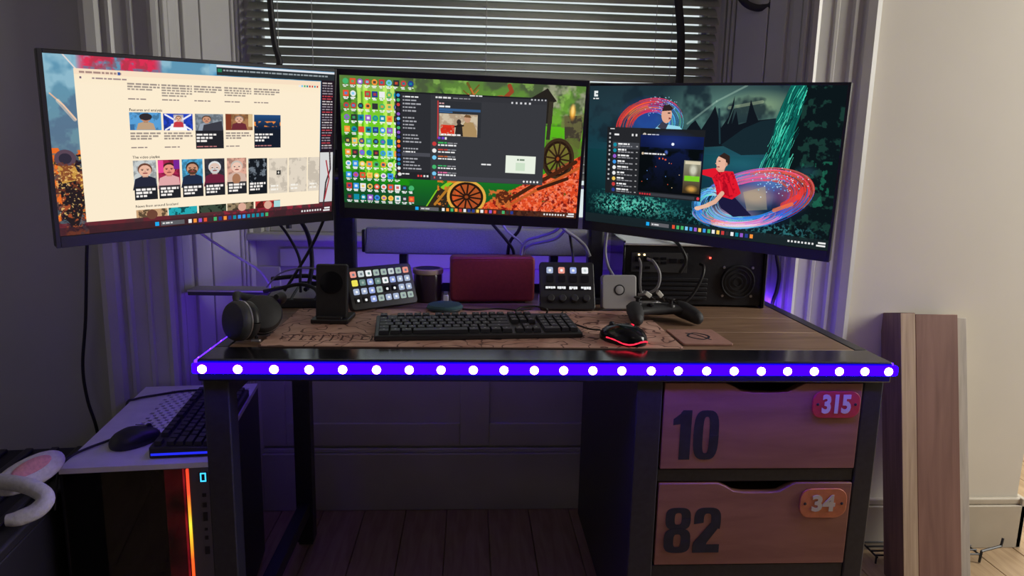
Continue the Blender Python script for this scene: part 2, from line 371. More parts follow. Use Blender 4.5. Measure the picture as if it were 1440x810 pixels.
def drawer(z0, z1, num, nb, plate, pm, pb, rivets, tilt=0.0):
    x0, x1 = 0.232, 0.652; s = 0.372; e = 0.517
    poly = [(x0,z0),(x1,z0),(x1,z1),(e+.012,z1),(e-.004,z1-.008),(e-.024,z1-.020),(e-.045,z1-.0215),(s+.045,z1-.0215),(s+.022,z1-.018),(s+.004,z1-.007),(s-.012,z1),(x0,z1)]
    d = G().prism(poly, 0.0, 0.018, T((0, 0.022, 0)) @ FRONT).build('drawer', DRAWERWOOD, desk, bevel=0.0015)
    box(x0+.01, x1-.01, 0.05, 0.62, z0+.01, z1-.045).build('drawer_box', DESKWOOD, d)
    stencil(num, NAVY, d, nb[0], nb[1], nb[2], nb[3], 0.0042)
    pl = G().prism(rrect(plate[0], plate[1], plate[2], plate[3], plate[4]), 0, 0.004, T((0, 0.004, 0)) @ FRONT).build('number_plate', pm, d, bevel=0.0012)
    number('plate_number', plate[5], mat('cream_number_paint', (0.62, 0.58, 0.5), 0.5), d, pb[0], pb[1], pb[2], pb[3], 0.0, 0.0012, 0.04)
    for rx, rz_ in rivets:
        G().lathe([(0.0032,0),(0.003,0.001),(0.0015,0.002)], 12, T((rx, 0.0, rz_)) @ FRONT).build('rivet', BLACK_METAL, d)
RED_PL = mat('red_enamel_plate', (0.55, 0.035, 0.05), 0.45, var=0.15, scale=50)
ORANGE_PL = mat('orange_enamel_plate', (0.60, 0.19, 0.085), 0.45, var=0.15, scale=50)
drawer(0.520, 0.709, '10', (0.254, 0.352, 0.541, 0.650), (0.546, 0.648, 0.634, 0.692, 0.020, '315'), RED_PL, (0.566, 0.628, 0.644, 0.686), ((0.557, 0.664), (0.638, 0.664)))
drawer(0.299, 0.4865, '82', (0.249, 0.371, 0.328, 0.432), (0.540, 0.643, 0.408, 0.475, 0.024, '34'), ORANGE_PL, (0.566, 0.617, 0.423, 0.461), ((0.551, 0.441), (0.632, 0.441)))

for c in desk.children:                                      # the table top overhangs the pedestal and front legs a little
    if c.name.split('.')[0] in ('drawer', 'divider', 'lower_panel', 'top_lip', 'pedestal_post') or (c.name.startswith('leg') and c.data.vertices[0].co.y < .1): c.location.y += 0.014

# light strips glued round the edge of the desk top
STRIP = emitter('violet_strip_glow', (0.003, 0.0, 1.0), 28.0)
LED_M = emitter('violet_white_led', (0.22, 0.07, 1.0), 100.0)
ledx = [285,331,378,424,468,513,557,600,644,686,728,769,810,851,893,932,973,1013,1053,1092,1132,1170,1209,1246]
LED_X = [-0.685,-0.6174,-0.5487,-0.4814,-0.4172,-0.3517,-0.2881,-0.2261,-0.1627,-0.1024,-0.0422,0.0164,0.0748,0.1331,0.1926,0.2477,0.3055,0.3617,0.4179,0.4722,0.5278,0.5801,0.6335,0.6837]
strip = thing('led_strip', 'glowing violet light strip with bright diodes along the front edge of the desk', 'light strip', (0, 0, 0.744), group=None)
box(-0.706, 0.706, -0.013, -0.0003, -0.0105, 0.0105).build('silicone_tape', STRIP, strip, bevel=0.005, seg=3)
_led = None
for x in LED_X:
    if _led is None:
        _led = G().lathe([(0.0085, 0), (0.0085, 0.0015), (0.007, 0.004), (0.003, 0.0055)], 16).build('diode', LED_M, strip, M=T((x, -0.013, 0)) @ FRONT)
    else: dup(_led, strip, T((x, -0.013, 0)) @ FRONT)
_led2 = _led.copy(); _led2.data = _led.data.copy(); _led2.data.materials[0] = emitter('violet_side_diode', (0.22, 0.05, 1.0), 28.0)
def side_strip(label, loc, rz, L, n, k=1.0):
    s = thing('led_strip', label, 'light strip', loc, rz)
    box(-L/2, L/2, -0.008, 0.0, -0.0105, 0.0105).build('silicone_tape', SIDE_STRIP, s, bevel=0.002)
    box(-L/2, L/2, 0.0, 0.0016, -0.0125, 0.0125).build('glow_blocker', BLACK_METAL, s)  # opaque backing added to block the tape's glow towards the viewer
    for i in range(n): dup(_led2, s, T((-L/2 + L*(i+0.5)/n, -0.008, 0)) @ FRONT)
SIDE_STRIP = emitter('violet_side_strip_glow', (0.05, 0.008, 1.0), 8.0)
side_strip('violet light strip along the right side edge of the desk', (0.7018, 0.372, 0.744), PI/2, 0.72, 11)
side_strip('violet light strip along the left side edge of the desk', (-0.7018, 0.372, 0.744), -PI/2, 0.72, 11)
side_strip('violet light strip lying along the rear of the desk top facing the window panel', (-0.225, 0.748, 0.7726), PI, 0.90, 14)
# ---------------------------------------------------------------- pictures shown on the screens (painted here, pixel by pixel)
class P:
    def __init__(s, w, h, c): s.w, s.h = w, h; s.a = np.empty((h, w, 3)); s.a[:] = np.array(c)/255
    def _bb(s, x0, y0, x1, y1):
        return max(0, int(x0*s.w)), max(0, int(y0*s.h)), min(s.w, int(math.ceil(x1*s.w))), min(s.h, int(math.ceil(y1*s.h)))
    def rect(s, x0, y0, x1, y1, c, al=1.0):
        a, b, d, e = s._bb(x0, y0, x1, y1)
        if d > a and e > b: s.a[b:e, a:d] = s.a[b:e, a:d]*(1-al) + np.array(c)/255*al
    def mask(s, f, bb, c, al=1.0):
        a, b, d, e = s._bb(*bb)
        if d <= a or e <= b: return
        Y, X = np.mgrid[b:e, a:d]; m = f((X+.5)/s.w, (Y+.5)/s.h).astype(float)[..., None]*al
        s.a[b:e, a:d] = s.a[b:e, a:d]*(1-m) + np.array(c)/255*m
    def poly(s, pts, c, al=1.0):
        xs, ys = zip(*pts)
        def f(X, Y):
            r = np.zeros(X.shape, bool); n = len(pts)
            for i in range(n):
                (x0, y0), (x1, y1) = pts[i], pts[(i+1) % n]
                if y0 == y1: continue
                r ^= ((Y >= y0) != (Y >= y1)) & (X < x0+(Y-y0)*(x1-x0)/(y1-y0))
            return r
        s.mask(f, (min(xs), min(ys), max(xs), max(ys)), c, al)
    def ell(s, x, y, rx, ry, c, al=1.0, soft=0.0):
        f = (lambda X, Y: ((X-x)/rx)**2+((Y-y)/ry)**2 < 1) if not soft else (lambda X, Y: np.clip((1-np.sqrt(((X-x)/rx)**2+((Y-y)/ry)**2))/soft, 0, 1))
        s.mask(f, (x-rx, y-ry, x+rx, y+ry), c, al)
    def line(s, pts, w, c, al=1.0):
        asp = s.w/s.h
        for (x0, y0), (x1, y1) in zip(pts, pts[1:]):
            dx, dy = (x1-x0)*asp, y1-y0; L2 = dx*dx+dy*dy+1e-12
            def f(X, Y):
                px, py = (X-x0)*asp, Y-y0; t = np.clip((px*dx+py*dy)/L2, 0, 1)
                return (px-t*dx)**2+(py-t*dy)**2 < (w/2)**2
            s.mask(f, (min(x0,x1)-w, min(y0,y1)-w, max(x0,x1)+w, max(y0,y1)+w), c, al)
    def blotch(s, x0, y0, x1, y1, c, cell, lo=0.5, hi=0.6, al=1.0, shape=None, seed=None):
        a, b, d, e = s._bb(x0, y0, x1, y1)
        n = field(e-b, d-a, cell); m = np.clip((n-lo)/(hi-lo), 0, 1)*al
        if shape is not None:
            Y, X = np.mgrid[b:e, a:d]; m = m*shape((X+.5)/s.w, (Y+.5)/s.h)
        s.a[b:e, a:d] = s.a[b:e, a:d]*(1-m[..., None]) + np.array(c)/255*m[..., None]
    def text(s, t, x, y, size, c, bold=0.0):
        me = font_mesh(t, 0, bold); me.calc_loop_triangles(); V = [v.co for v in me.vertices]
        for tr in me.loop_triangles:
            s.poly([(x+V[i].x*size*s.h/s.w, y-V[i].y*size) for i in tr.vertices], c)
        bpy.data.meshes.remove(me)
    def scribble(s, x, y, w, h, c, al=1.0):       # a line of print too small to read
        while w > 0.004:
            q = min(w, random.uniform(0.006, 0.022)); s.rect(x, y, x+q, y+h, c, al); x += q+0.004; w -= q+0.004
    def image(s, name):
        im = bpy.data.images.new(name, s.w, s.h)
        px = np.ones((s.h, s.w, 4), np.float32); px[..., :3] = np.clip(s.a[::-1], 0, 1)
        im.pixels.foreach_set(px.ravel()); im.update(); im.pack(); return im
def field(h, w, cell):
    out = np.zeros((h, w)); tot = 0; amp = 1
    while cell >= 2 and amp > 0.1:
        gh, gw = int(h/cell)+3, int(w/cell)+3; g = RNG.random((gh, gw))
        y = np.arange(h)/cell; x = np.arange(w)/cell; yi, xi = y.astype(int), x.astype(int); fy, fx = (y-yi)[:, None], (x-xi)[None]
        fy = fy*fy*(3-2*fy); fx = fx*fx*(3-2*fx)
        out += amp*((g[yi][:, xi]*(1-fx)+g[yi][:, xi+1]*fx)*(1-fy)+(g[yi+1][:, xi]*(1-fx)+g[yi+1][:, xi+1]*fx)*fy); tot += amp; amp *= .55; cell /= 2
    return out/tot
def vgrad(p, x0, y0, x1, y1, c0, c1):
    a, b, d, e = p._bb(x0, y0, x1, y1); t = np.linspace(0, 1, e-b)[:, None, None]
    p.a[b:e, a:d] = (np.array(c0)*(1-t)+np.array(c1)*t)/255
W_, H_ = 1280, 720
ICONC = [(240,200,90),(60,150,230),(230,80,50),(235,235,235),(70,180,110),(40,60,140),(150,90,200),(20,140,160),(200,60,60),(250,150,60),(50,50,55),(120,200,240)]
def taskbar(p, y0, icons, col, x_s):
    p.rect(0, y0, 1, 1, col, 0.75); ym = (y0+1)/2
    p.rect(x_s, ym-.012, x_s+.013, ym+.012, (30,170,240)); p.rect(x_s+.02, ym-.013, x_s+.10, ym+.013, (95,95,100)); p.scribble(x_s+.025, ym-.004, .035, .008, (220,220,220))
    for k in range(icons):
        x = x_s+.115+k*.0185; p.rect(x, ym-.012, x+.011, ym+.012, random.choice(ICONC))
    for k in range(8): p.rect(.86+k*.012, ym-.006, .866+k*.012, ym+.006, (230,230,230))
    p.rect(.965, ym-.016, .99, ym-.005, (235,235,235)); p.rect(.96, ym+.003, .99, ym+.012, (235,235,235))
def portrait(p, x0, y0, x1, y1, bg, skin, hair, shirt, beard=None, fx=0.5):
    w, h = x1-x0, y1-y0; cx = x0+w*fx; p.rect(x0, y0, x1, y1, bg)
    p.blotch(x0, y0, x1, y1, tuple(int(v*.6) for v in bg), 18, .45, .6, .6)
    r = min(w*.30, h*.16)
    def cl(f, a): f(*a)
    p.poly([(cx-r*1.9, y1), (cx-r*1.5, y0+h*.62), (cx-r*.5, y0+h*.53), (cx+r*.5, y0+h*.53), (cx+r*1.5, y0+h*.62), (min(cx+r*1.9, x1), y1)], shirt)
    p.rect(cx-r*.4, y0+h*.45, cx+r*.4, y0+h*.56, tuple(int(v*.85) for v in skin))
    p.ell(cx, y0+h*.30, r*1.05, h*.21, hair); p.ell(cx, y0+h*.345, r*.9, h*.19, skin)
    if beard: p.ell(cx, y0+h*.44, r*.75, h*.10, beard)
    p.ell(cx, y0+h*.43, r*.38, h*.022, (150,70,70)); dk = (50,40,40)
    for sx in (-1, 1): p.ell(cx+sx*r*.4, y0+h*.32, r*.14, h*.016, dk); p.rect(cx+sx*r*.4-r*.2, y0+h*.285, cx+sx*r*.4+r*.2, y0+h*.295, hair)
    p.poly([(cx, y0+h*.33), (cx+r*.14, y0+h*.395), (cx-r*.12, y0+h*.395)], tuple(int(v*.82) for v in skin))

# --- left screen: a news page over a battle wallpaper
p = P(W_, H_, (70,140,185)); vgrad(p, 0, 0, .5, .6, (95,150,180), (110,140,150)); vgrad(p, .0, .55, 1, 1, (120,110,105), (70,40,45))
p.blotch(0, 0, 1, .3, (160,200,215), 90, .5, .65, .7); p.blotch(0, .2, .12, .6, (80,100,130), 60, .45, .6, .6)
p.blotch(.08, 0, .36, .09, (225,45,80), 40, .30, .50, .95, lambda X, Y: np.clip(1.6-((X-.215)/.115)**4, 0, 1)); p.blotch(.08, 0, .36, .09, (150,60,70), 24, .5, .6, .5, lambda X, Y: np.clip(1.4-((X-.22)/.10)**4, 0, 1)); p.blotch(.10,.055,.33,.09,(95,130,160),20,.4,.6,.7)
p.line([(.049, -.01), (.085, .07)], .007, (250,225,215), .8); p.line([(.010, .207), (.045, .27), (.075, .345)], .008, (255,190,150), .8); p.line([(.03, .245), (.072, .345)], .02, (255,220,190), .5)
p.blotch(0, .50, .085, 1, (235,110,40), 40, .45, .55); p.blotch(0, .53, .085, 1, (40,30,40), 30, .46, .56); p.blotch(0, .53, .085, 1, (90,110,120), 20, .58, .66, .7); p.blotch(0, .55, .08, .9, (250,190,70), 24, .58, .64, .8)
p.ell(.035, .56, .03, .05, (90,70,85)); p.ell(.035, .56, .018, .03, (50,45,60)); p.poly([(.01,.68),(.06,.66),(.085,.80),(.05,.98),(.02,.9)], (38,30,34)); p.blotch(.005,.66,.085,.98,(190,90,50),18,.56,.66,.8); p.poly([(.012,.60),(.06,.60),(.075,.68),(.02,.70)], (200,150,70)); p.blotch(.0,.58,.085,.75,(120,60,40),14,.5,.6,.8); p.blotch(.0,.6,.085,.9,(245,200,120),8,.62,.7,.8)
p.blotch(0, .93, 1, 1, (110,40,50), 60, .45, .6, .8); p.blotch(.5, .93, .9, 1, (170,40,60), 30, .5, .6, .7)
taskbar(p, .955, 17, (60,35,42), .293)
p.rect(.527, .005, 1, .062, (225,228,235)); p.rect(.527, .018, 1, .064, (42,48,52)); p.scribble(.55, .03, .42, .008, (150,160,165)); p.rect(.53,.025,.545,.045,(40,130,90))
p.rect(.942, .06, 1, .56, (35,25,35)); 
for k in range(26): p.scribble(.948, .075+k*.018, .045, .007, random.choice([(200,190,190),(190,70,80),(150,140,150)]))
p.rect(.942, .56, 1, .92, (215,215,215)); p.line([(.985,.55),(.99,.68),(.97,.78),(.96,.95)], .012, (60,50,55)); p.line([(.97,.62),(.985,.75),(.965,.9)], .01, (170,50,60))
PAGE = (252,236,208); p.rect(.08, .07, .939, .93, PAGE); vgrad(p, .08, .07, .939, .16, (250,232,200), PAGE)
p.rect(.08, .07, .939, .1, (248,224,196)); p.scribble(.095, .082, .12, .010, (170,140,130)); p.rect(.205,.08,.212,.095,(60,90,160)); p.scribble(.13, .115, .10, .006, (160,140,140)); p.rect(.095,.112,.10,.122,(120,100,120))
for k in range(8): p.rect(.845+k*.011, .1, .851+k*.011, .112, random.choice(ICONC))
GT = (140,128,122); cols = (.232, .338, .446, .553, .664)
for i, x in enumerate(cols):
    for j in range((3,5,3,4,3)[i]): p.scribble(x, .136+j*.015, .10-.02*(j == (3,5,3,4,3)[i]-1), .0075, GT, .8)
    p.scribble(x, .221, .055, .006, (150,135,130))
p.text('Features and analysis', .232, .293, .022, (55,50,50), .004)
skinA, skinB = (230,180,150), (205,150,120)
portrait(p, .232, .301, .331, .402, (90,160,215), (190,140,110), (45,35,35), (190,160,130)); p.rect(.232,.37,.245,.402,(60,110,160)); p.ell(.282,.325,.02,.02,(50,45,50))
portrait(p, .339, .305, .436, .404, (40,70,190), skinA, (120,80,60), (250,250,250)); p.line([(.345,.31),(.43,.40)], .01, (240,240,250)); p.line([(.43,.31),(.345,.40)], .01, (240,240,250)); portrait(p, .372, .31, .405, .385, (235,225,230), skinA, (130,90,60), (200,60,70))
p.rect(.446, .303, .545, .517, (36,36,42)); portrait(p, .446, .303, .545, .405, (140,150,160), skinB, (90,70,60), (150,160,175), None, .4); p.poly([(.475,.37),(.54,.345),(.545,.405),(.47,.405)], (60,60,70))
portrait(p, .554, .301, .656, .402, (170,120,80), skinA, (150,130,120), (110,45,55)); p.rect(.555,.302,.575,.402,(130,60,40)); p.rect(.64,.302,.655,.38,(220,190,140))
p.rect(.663, .303, .768, .519, (24,30,44)); vgrad(p, .663, .303, .768, .40, (40,80,130), (20,30,50)); p.blotch(.663, .345, .768, .38, (240,140,60), 14, .5, .6)
WT = (245,240,235)
for x, c in ((.449, WT), (.666, WT)):
    for j in range(3): p.scribble(x, .425+j*.02, .075-.02*j, .011, c)
    p.scribble(x, .502, .07, .006, (190,120,120))
for x in (.232, .339, .554):
    for j in range(3): p.scribble(x, .418+j*.016, .095-.03*(j == 2), .008, GT, .85)
    p.scribble(x, .502, .05, .006, (150,135,130))
p.text('The video playlist', .233, .569, .022, (55,50,50), .004)
card = [(.233,.307,(200,205,205),(235,185,160),(110,70,55),(40,42,60),None),(.313,.385,(170,40,80),(235,150,130),(70,35,35),(225,170,170),None),(.393,.465,(80,170,215),(205,150,120),(60,45,40),(35,45,70),(90,60,45)),
        (.473,.546,(60,60,70),(225,195,180),(225,225,225),(110,35,60),(205,205,205)),(.556,.629,(225,170,150),(240,200,180),(200,190,180),(210,180,165),None)]
for x0, x1, bg, sk, ha, sh, be in card:
    p.rect(x0, .583, x1, .82, (35,36,42)); portrait(p, x0, .583, x1, .76, bg, sk, ha, sh, be); p.rect(x0, .74, x1, .82, (35,36,42), .85)
p.rect(.638, .59, .712, .83, (24,28,34)); p.blotch(.638, .59, .712, .76, (110,120,130), 16, .55, .65); p.rect(.313,.585,.33,.66,(235,70,150)); p.rect(.365,.585,.385,.64,(120,40,150)); p.ell(.59,.72,.016,.035,(170,120,90)); p.rect(.575,.75,.607,.765,(50,45,60))
for x0, x1 in ((.233,.307),(.313,.385),(.393,.465),(.473,.546),(.556,.629),(.638,.712)):
    for j in range(3): p.scribble(x0+.005, .752+j*.02, x1-x0-.012-.012*j, .012, WT)
for x0, x1 in ((.72,.797),(.804,.882),(.888,.938)):
    p.rect(x0, .592, x1, .833, (226,214,196)); p.blotch(x0, .592, x1, .833, (190,180,165), 26, .5, .6, .7); p.scribble(x0+.008, .775, .03, .012, (245,240,230)); p.scribble(x0+.008, .80, .03, .012, (245,240,230))
p.rect(.752,.675,.768,.705,(50,50,48)); p.rect(.757,.688,.763,.692,(235,230,220)); p.rect(.7588,.682,.7612,.698,(235,230,220))
p.text('News from around Scotland', .233, .867, .022, (55,50,50), .004)
for (x0, x1), c in zip(((.234,.336),(.341,.44),(.447,.548),(.553,.656),(.664,.766)), ((200,160,120),(40,170,180),(60,75,60),(150,130,100),(190,60,60))):
    p.rect(x0, .883, x1, .93, c); p.blotch(x0, .883, x1, .93, tuple(int(v*.4) for v in c), 16, .5, .6, .9)
p.ell(.285,.915,.018,.03,(110,70,55)); p.ell(.61,.912,.016,.028,(220,170,150)); p.ell(.715,.912,.016,.028,(220,170,150)); p.rect(.74,.885,.766,.93,(170,220,220))
IMG_L = p.image('news_page')

# --- middle screen: desktop icons, a chat window, a battlefield wallpaper
p = P(W_, H_, (60,120,40)); vgrad(p, 0, 0, 1, .30, (90,125,60), (110,175,50)); vgrad(p, 0, .28, 1, .75, (95,185,30), (50,150,25)); vgrad(p, 0, .72, 1, 1, (25,120,35), (20,70,40))
p.blotch(.2, 0, 1, .3, (70,80,60), 110, .48, .62, .8); p.blotch(.3, 0, 1, .25, (150,200,90), 60, .55, .66, .6); p.blotch(.8, 0, 1, .22, (165,165,140), 80, .5, .62, .8)
for x in (.068, .095, .175, .205): p.rect(x, .06, x+.016, .74, (215,255,110), .75)
p.rect(.068, .06, .222, .11, (190,240,110), .5); p.rect(.09, .1, .18, .74, (140,235,40), .45); p.blotch(.0, .1, .07, .9, (25,90,25), 50, .4, .6, .8); p.blotch(.07, .6, .3, .8, (30,140,20), 40, .5, .6)
p.rect(0, .81, .3, .92, (15,60,40), .35)
def tree(x, y, s, c):
    p.line([(x, y), (x+.01*s, y-.09*s), (x-.012*s, y-.16*s)], .02*s, c); p.line([(x+.008*s, y-.08*s), (x+.04*s, y-.15*s)], .012*s, c); p.line([(x+.004*s, y-.05*s), (x-.03*s, y-.10*s)], .01*s, c)
tree(.53, .16, .9, (110,90,40)); tree(.54, .15, .6, (190,110,50)); p.line([(.66,.13),(.70,.06),(.69,.02)], .03, (150,70,40)); p.line([(.60,.12),(.66,.10),(.70,.13)], .02, (170,90,50)); p.line([(.41,.07),(.43,.12)], .014, (60,90,50))
p.poly([(.775,.105),(.845,.025),(.885,.115),(.872,.125),(.87,.28),(.80,.28),(.80,.115)], (38,34,30)); p.poly([(.855,.12),(.872,.12),(.866,.40),(.85,.40)], (55,50,40))
p.poly([(.92,.22),(.99,.21),(1.0,.30),(.99,.46),(.95,.42),(.93,.44)], (66,60,48)); p.blotch(.91, .2, 1, .5, (120,120,70), 30, .5, .6, .6); p.ell(.953, .19, .016, .07, (250,170,60), .9, .6); p.ell(.953, .175, .009, .05, (255,220,130), .9, .6)
p.blotch(.85, .38, 1, .6, (95,110,50), 40, .45, .6, .8); p.rect(.85,.40,1,.55,(95,105,50),.5)
rg = lambda X, Y: (Y > 1.0-(X-.52)*1.02).astype(float)
p.blotch(.5, .5, 1, 1, (215,70,35), 30, .15, .3, 1, rg); p.blotch(.5, .5, 1, 1, (245,110,60), 14, .5, .6, .9, rg); p.blotch(.5, .5, 1, 1, (120,25,20), 18, .56, .62, .9, rg); p.blotch(.75, .6, 1, 1, (250,140,110), 10, .58, .64, .8, rg)
p.line([(.35,.99),(.40,.84),(.47,.74)], .03, (130,200,40)); p.poly([(.35,.98),(.41,.80),(.46,.86),(.44,.98)], (50,40,30)); p.blotch(.40,.72,.5,.95,(215,120,40),22,.5,.58); p.line([(.39,.94),(.45,.80)], .02, (180,120,40))
def wheel(x, y, rx, ry, rim, spoke):
    for k in range(40):
        a, b = 2*PI*k/40, 2*PI*(k+1)/40
        p.line([(x+rx*math.cos(a), y+ry*math.sin(a)), (x+rx*math.cos(b), y+ry*math.sin(b))], .022, rim)
        p.line([(x+rx*.86*math.cos(a), y+ry*.86*math.sin(a)), (x+rx*.86*math.cos(b), y+ry*.86*math.sin(b))], .018, (40,25,18))
    for k in range(12):
        a = 2*PI*k/12+.1; p.line([(x, y), (x+rx*.85*math.cos(a), y+ry*.85*math.sin(a))], .013, spoke)
    p.ell(x, y, rx*.22, ry*.22, (45,25,18)); p.ell(x, y, rx*.1, ry*.1, (150,70,30))
p.ell(.905,.54,.06,.14,(130,90,50),.6); wheel(.905, .54, .062, .145, (60,45,30), (50,35,22)); p.ell(.525,.865,.065,.105,(215,80,40),.8); wheel(.525, .87, .078, .125, (225,170,70), (45,25,18))
p.line([(.69,.90),(.82,.74),(.98,.56)], .03, (70,35,20)); p.line([(.70,.93),(.84,.77),(1.0,.60)], .02, (190,90,40)); p.line([(.83,.78),(.95,.69)], .025, (60,30,18)); p.ell(.68, .86, .03, .06, (90,40,22)); p.blotch(.62,.8,.72,.95,(200,110,50),16,.5,.58)
for r in range(11):
    for c in range(10 if r in (0,9,10) else 8):
        x, y = .012+c*.0295, .02+r*.0868; q = random.choice(ICONC)
        if r in range(1,9) and (c > 7 or (c == 2 and r == 1)): continue
        if random.random() < .5: p.rect(x, y, x+.023, y+.042, q)
        else: p.ell(x+.0115, y+.021, .0115, .021, q)
        p.rect(x+.006, y+.012, x+.017, y+.03, random.choice(ICONC+[(255,255,255)]), .8); p.scribble(x, y+.047, .022, .006, (245,245,245)); p.scribble(x+.003, y+.057, .015, .006, (235,235,235))
taskbar(p, .958, 17, (30,28,25), .306)
p.rect(.226, .10, .846, .75, (56,57,62)); p.rect(.226, .10, .248, .75, (32,33,37)); p.rect(.248, .10, .37, .75, (45,46,51)); p.rect(.37, .10, .846, .145, (52,53,58)); p.rect(.226,.098,.846,.108,(30,31,35))
p.scribble(.53, .10, .05, .007, (235,235,235)); p.scribble(.39, .122, .07, .010, (225,225,225)); p.scribble(.462, .125, .07, .006, (150,150,155))
for k in range(5): p.rect(.70+k*.018, .135, .707+k*.018, .148, (215,215,218))
for k in range(5): p.rect(.78+k*.014, .108, .786+k*.014, .118, (190,190,195))
for k in range(18): p.ell(.237, .125+k*.034, .007, .012, random.choice(ICONC))
for k in range(22):
    if k in (5, 10, 14): continue
    p.rect(.256, .128+k*.0255, .261, .137+k*.0255, (170,170,175)); p.scribble(.265, .128+k*.0255, random.uniform(.035,.07), .009, (235,235,235) if k in (0,16) else (165,166,172))
p.rect(.25, .545, .368, .572, (75,76,84)); p.rect(.226,.695,.37,.75,(36,37,41)); p.ell(.24,.715,.008,.013,(230,230,230)); p.scribble(.25,.706,.03,.008,(230,230,230))
for k in range(4): p.rect(.315+k*.013, .715, .322+k*.013, .728, (235,70,70) if k < 2 else (225,225,225))
p.rect(.398, .15, .578, .412, (47,49,54)); p.rect(.398, .15, .402, .43, (200,60,60)); p.scribble(.405, .165, .02, .008, (220,170,170)); p.scribble(.405, .185, .045, .011, (240,240,240)); p.rect(.405, .205, .575, .222, (60,110,170), .75); p.rect(.405, .225, .46, .236, (60,110,170), .75)
p.rect(.406, .242, .564, .406, (205,190,165)); p.blotch(.406, .242, .564, .406, (165,140,115), 30, .45, .6, .7)
p.poly([(.505,.406),(.50,.33),(.515,.29),(.545,.30),(.562,.36),(.562,.406)], (170,140,95)); p.ell(.522,.275,.013,.028,(195,150,120)); p.poly([(.506,.262),(.515,.243),(.532,.246),(.538,.266)], (110,80,50)); p.poly([(.47,.406),(.475,.335),(.487,.30),(.50,.32),(.505,.406)], (45,40,38)); p.ell(.487,.30,.009,.02,(60,50,45)); p.line([(.468,.335),(.505,.325)], .012, (40,35,30))
p.blotch(.412, .325, .468, .395, (215,50,30), 8, .3, .42); p.rect(.418,.345,.462,.365,(200,45,30),.8); p.scribble(.414, .392, .08, .010, (245,245,245))
p.ell(.406,.425,.006,.01,(110,70,200)); p.ell(.422,.425,.006,.01,(110,70,200)); p.rect(.43,.418,.437,.434,(235,235,235))
for k, c in enumerate(((60,180,90),(200,70,60),(190,100,60),(60,170,100),(225,110,160))):
    y = .455+k*.052+(.02 if k > 2 else 0); p.ell(.386, y+.015, .009, .016, random.choice(ICONC)); p.scribble(.402, y, .04, .009, c); p.scribble(.442, y+.002, .04, .006, (150,150,155)); p.scribble(.402, y+.018, .075, .009, (240,240,240))
p.scribble(.585, .605, .04, .009, (235,235,235)); p.rect(.687, .533, .812, .664, (232,240,225)); p.scribble(.735, .556, .03, .012, (110,130,110)); p.rect(.73,.585,.768,.645,(205,225,200))
p.rect(.372,.712,.845,.745,(66,67,74)); p.rect(.385,.722,.39,.735,(210,90,90)); p.rect(.41,.722,.415,.735,(190,190,200))
for k in range(5): p.ell(.767+k*.0145, .728, .004, .008, (240,240,240))
IMG_M = p.image('chat_on_desktop')

# --- right screen: a man in a red polo shirt amid swirls of coloured light, dark rocks behind
p = P(W_, H_, (20,40,50)); vgrad(p, 0, 0, 1, .5, (30,48,56), (22,62,74)); vgrad(p, 0, .45, 1, 1, (16,58,66), (8,24,28))
p.ell(.60, .17, .34, .26, (120,165,145), .75, .9); p.ell(.72, .12, .16, .10, (150,175,130), .6, .8); p.blotch(0, 0, .9, .4, (20,32,42), 120, .48, .62, .75); p.line([(.44,.25),(.55,.10),(.66,0)], .012, (190,220,200), .35); p.line([(.60,.14),(.72,.10)], .02, (190,205,160), .4)
p.ell(.12, .15, .25, .25, (40,62,72), .5, .9); p.ell(.66, .50, .25, .14, (45,120,140), .55, .9); p.ell(.3,.6,.4,.3,(25,80,90),.5,.9)
DK = (16,22,30)
p.poly([(.43,.31),(.455,.25),(.472,.225),(.498,.285),(.53,.19),(.546,.13),(.56,.20),(.575,.27),(.60,.20),(.617,.065),(.618,.16),(.614,.245),(.628,.16),(.640,.245),(.668,.23),(.678,.088),(.695,.16),(.711,.215),(.772,.20),(.79,.24),(.78,.40),(.60,.385),(.52,.40)], DK)
p.poly([(.58,.38),(.66,.27),(.72,.22),(.78,.20),(.80,.42),(.66,.44)], (22,40,48)); p.line([(.562,.15),(.575,.37)], .012, (30,56,64)); p.line([(.62,.12),(.60,.24)], .006, (90,130,120), .6)
p.poly([(.815,-.01),(1,-.01),(1,1),(.78,1),(.80,.5),(.735,.55),(.766,.405),(.785,.14)], (12,22,26))
tr = [(.815,-.01),(.868,-.01),(.862,.14),(.838,.30),(.83,.52),(.80,.50),(.78,.58),(.735,.56),(.766,.405),(.775,.20),(.79,.12)]
p.poly(tr, (18,120,105)); 
p.poly(tr, (12,80,75), .5)
for k in range(150):
    t = random.random()**.9; x = .800+.062*random.random()-t*(.02+.075*random.random()); y = t*.5; p.line([(x+.010+.006*random.random(), y), (x+.004, y+.04), (x-.004, y+random.uniform(.06,.13))], random.uniform(.002,.006), random.choice([(40,190,160),(90,225,190),(10,60,60),(8,45,48)]), .9)
p.blotch(.86, 0, 1, .95, (30,70,60), 34, .56, .64, .7); p.blotch(.88,.45,.98,.75,(30,105,80),24,.55,.63,.8); p.ell(.90,.52,.05,.05,(40,80,95),.6,.8)
for (x0, y0, x1, y1), c in (((0,.72,.45,.95),(60,170,150)), ((.02,.76,.40,.93),(110,215,190)), ((.5,.85,1,.96),(50,120,125)), ((.3,.80,.6,.95),(40,110,110))):
    p.blotch(x0, y0, x1, y1, c, 9, .56, .62, .85, lambda X, Y, a=x0, b=y0, c_=x1, d=y1: np.clip(4*(X-a)/(c_-a),0,1)*np.clip(4*(c_-X)/(c_-a),0,1)*np.clip(3*(Y-b)/(d-b),0,1)*np.clip(3*(d-Y)/(d-b),0,1))
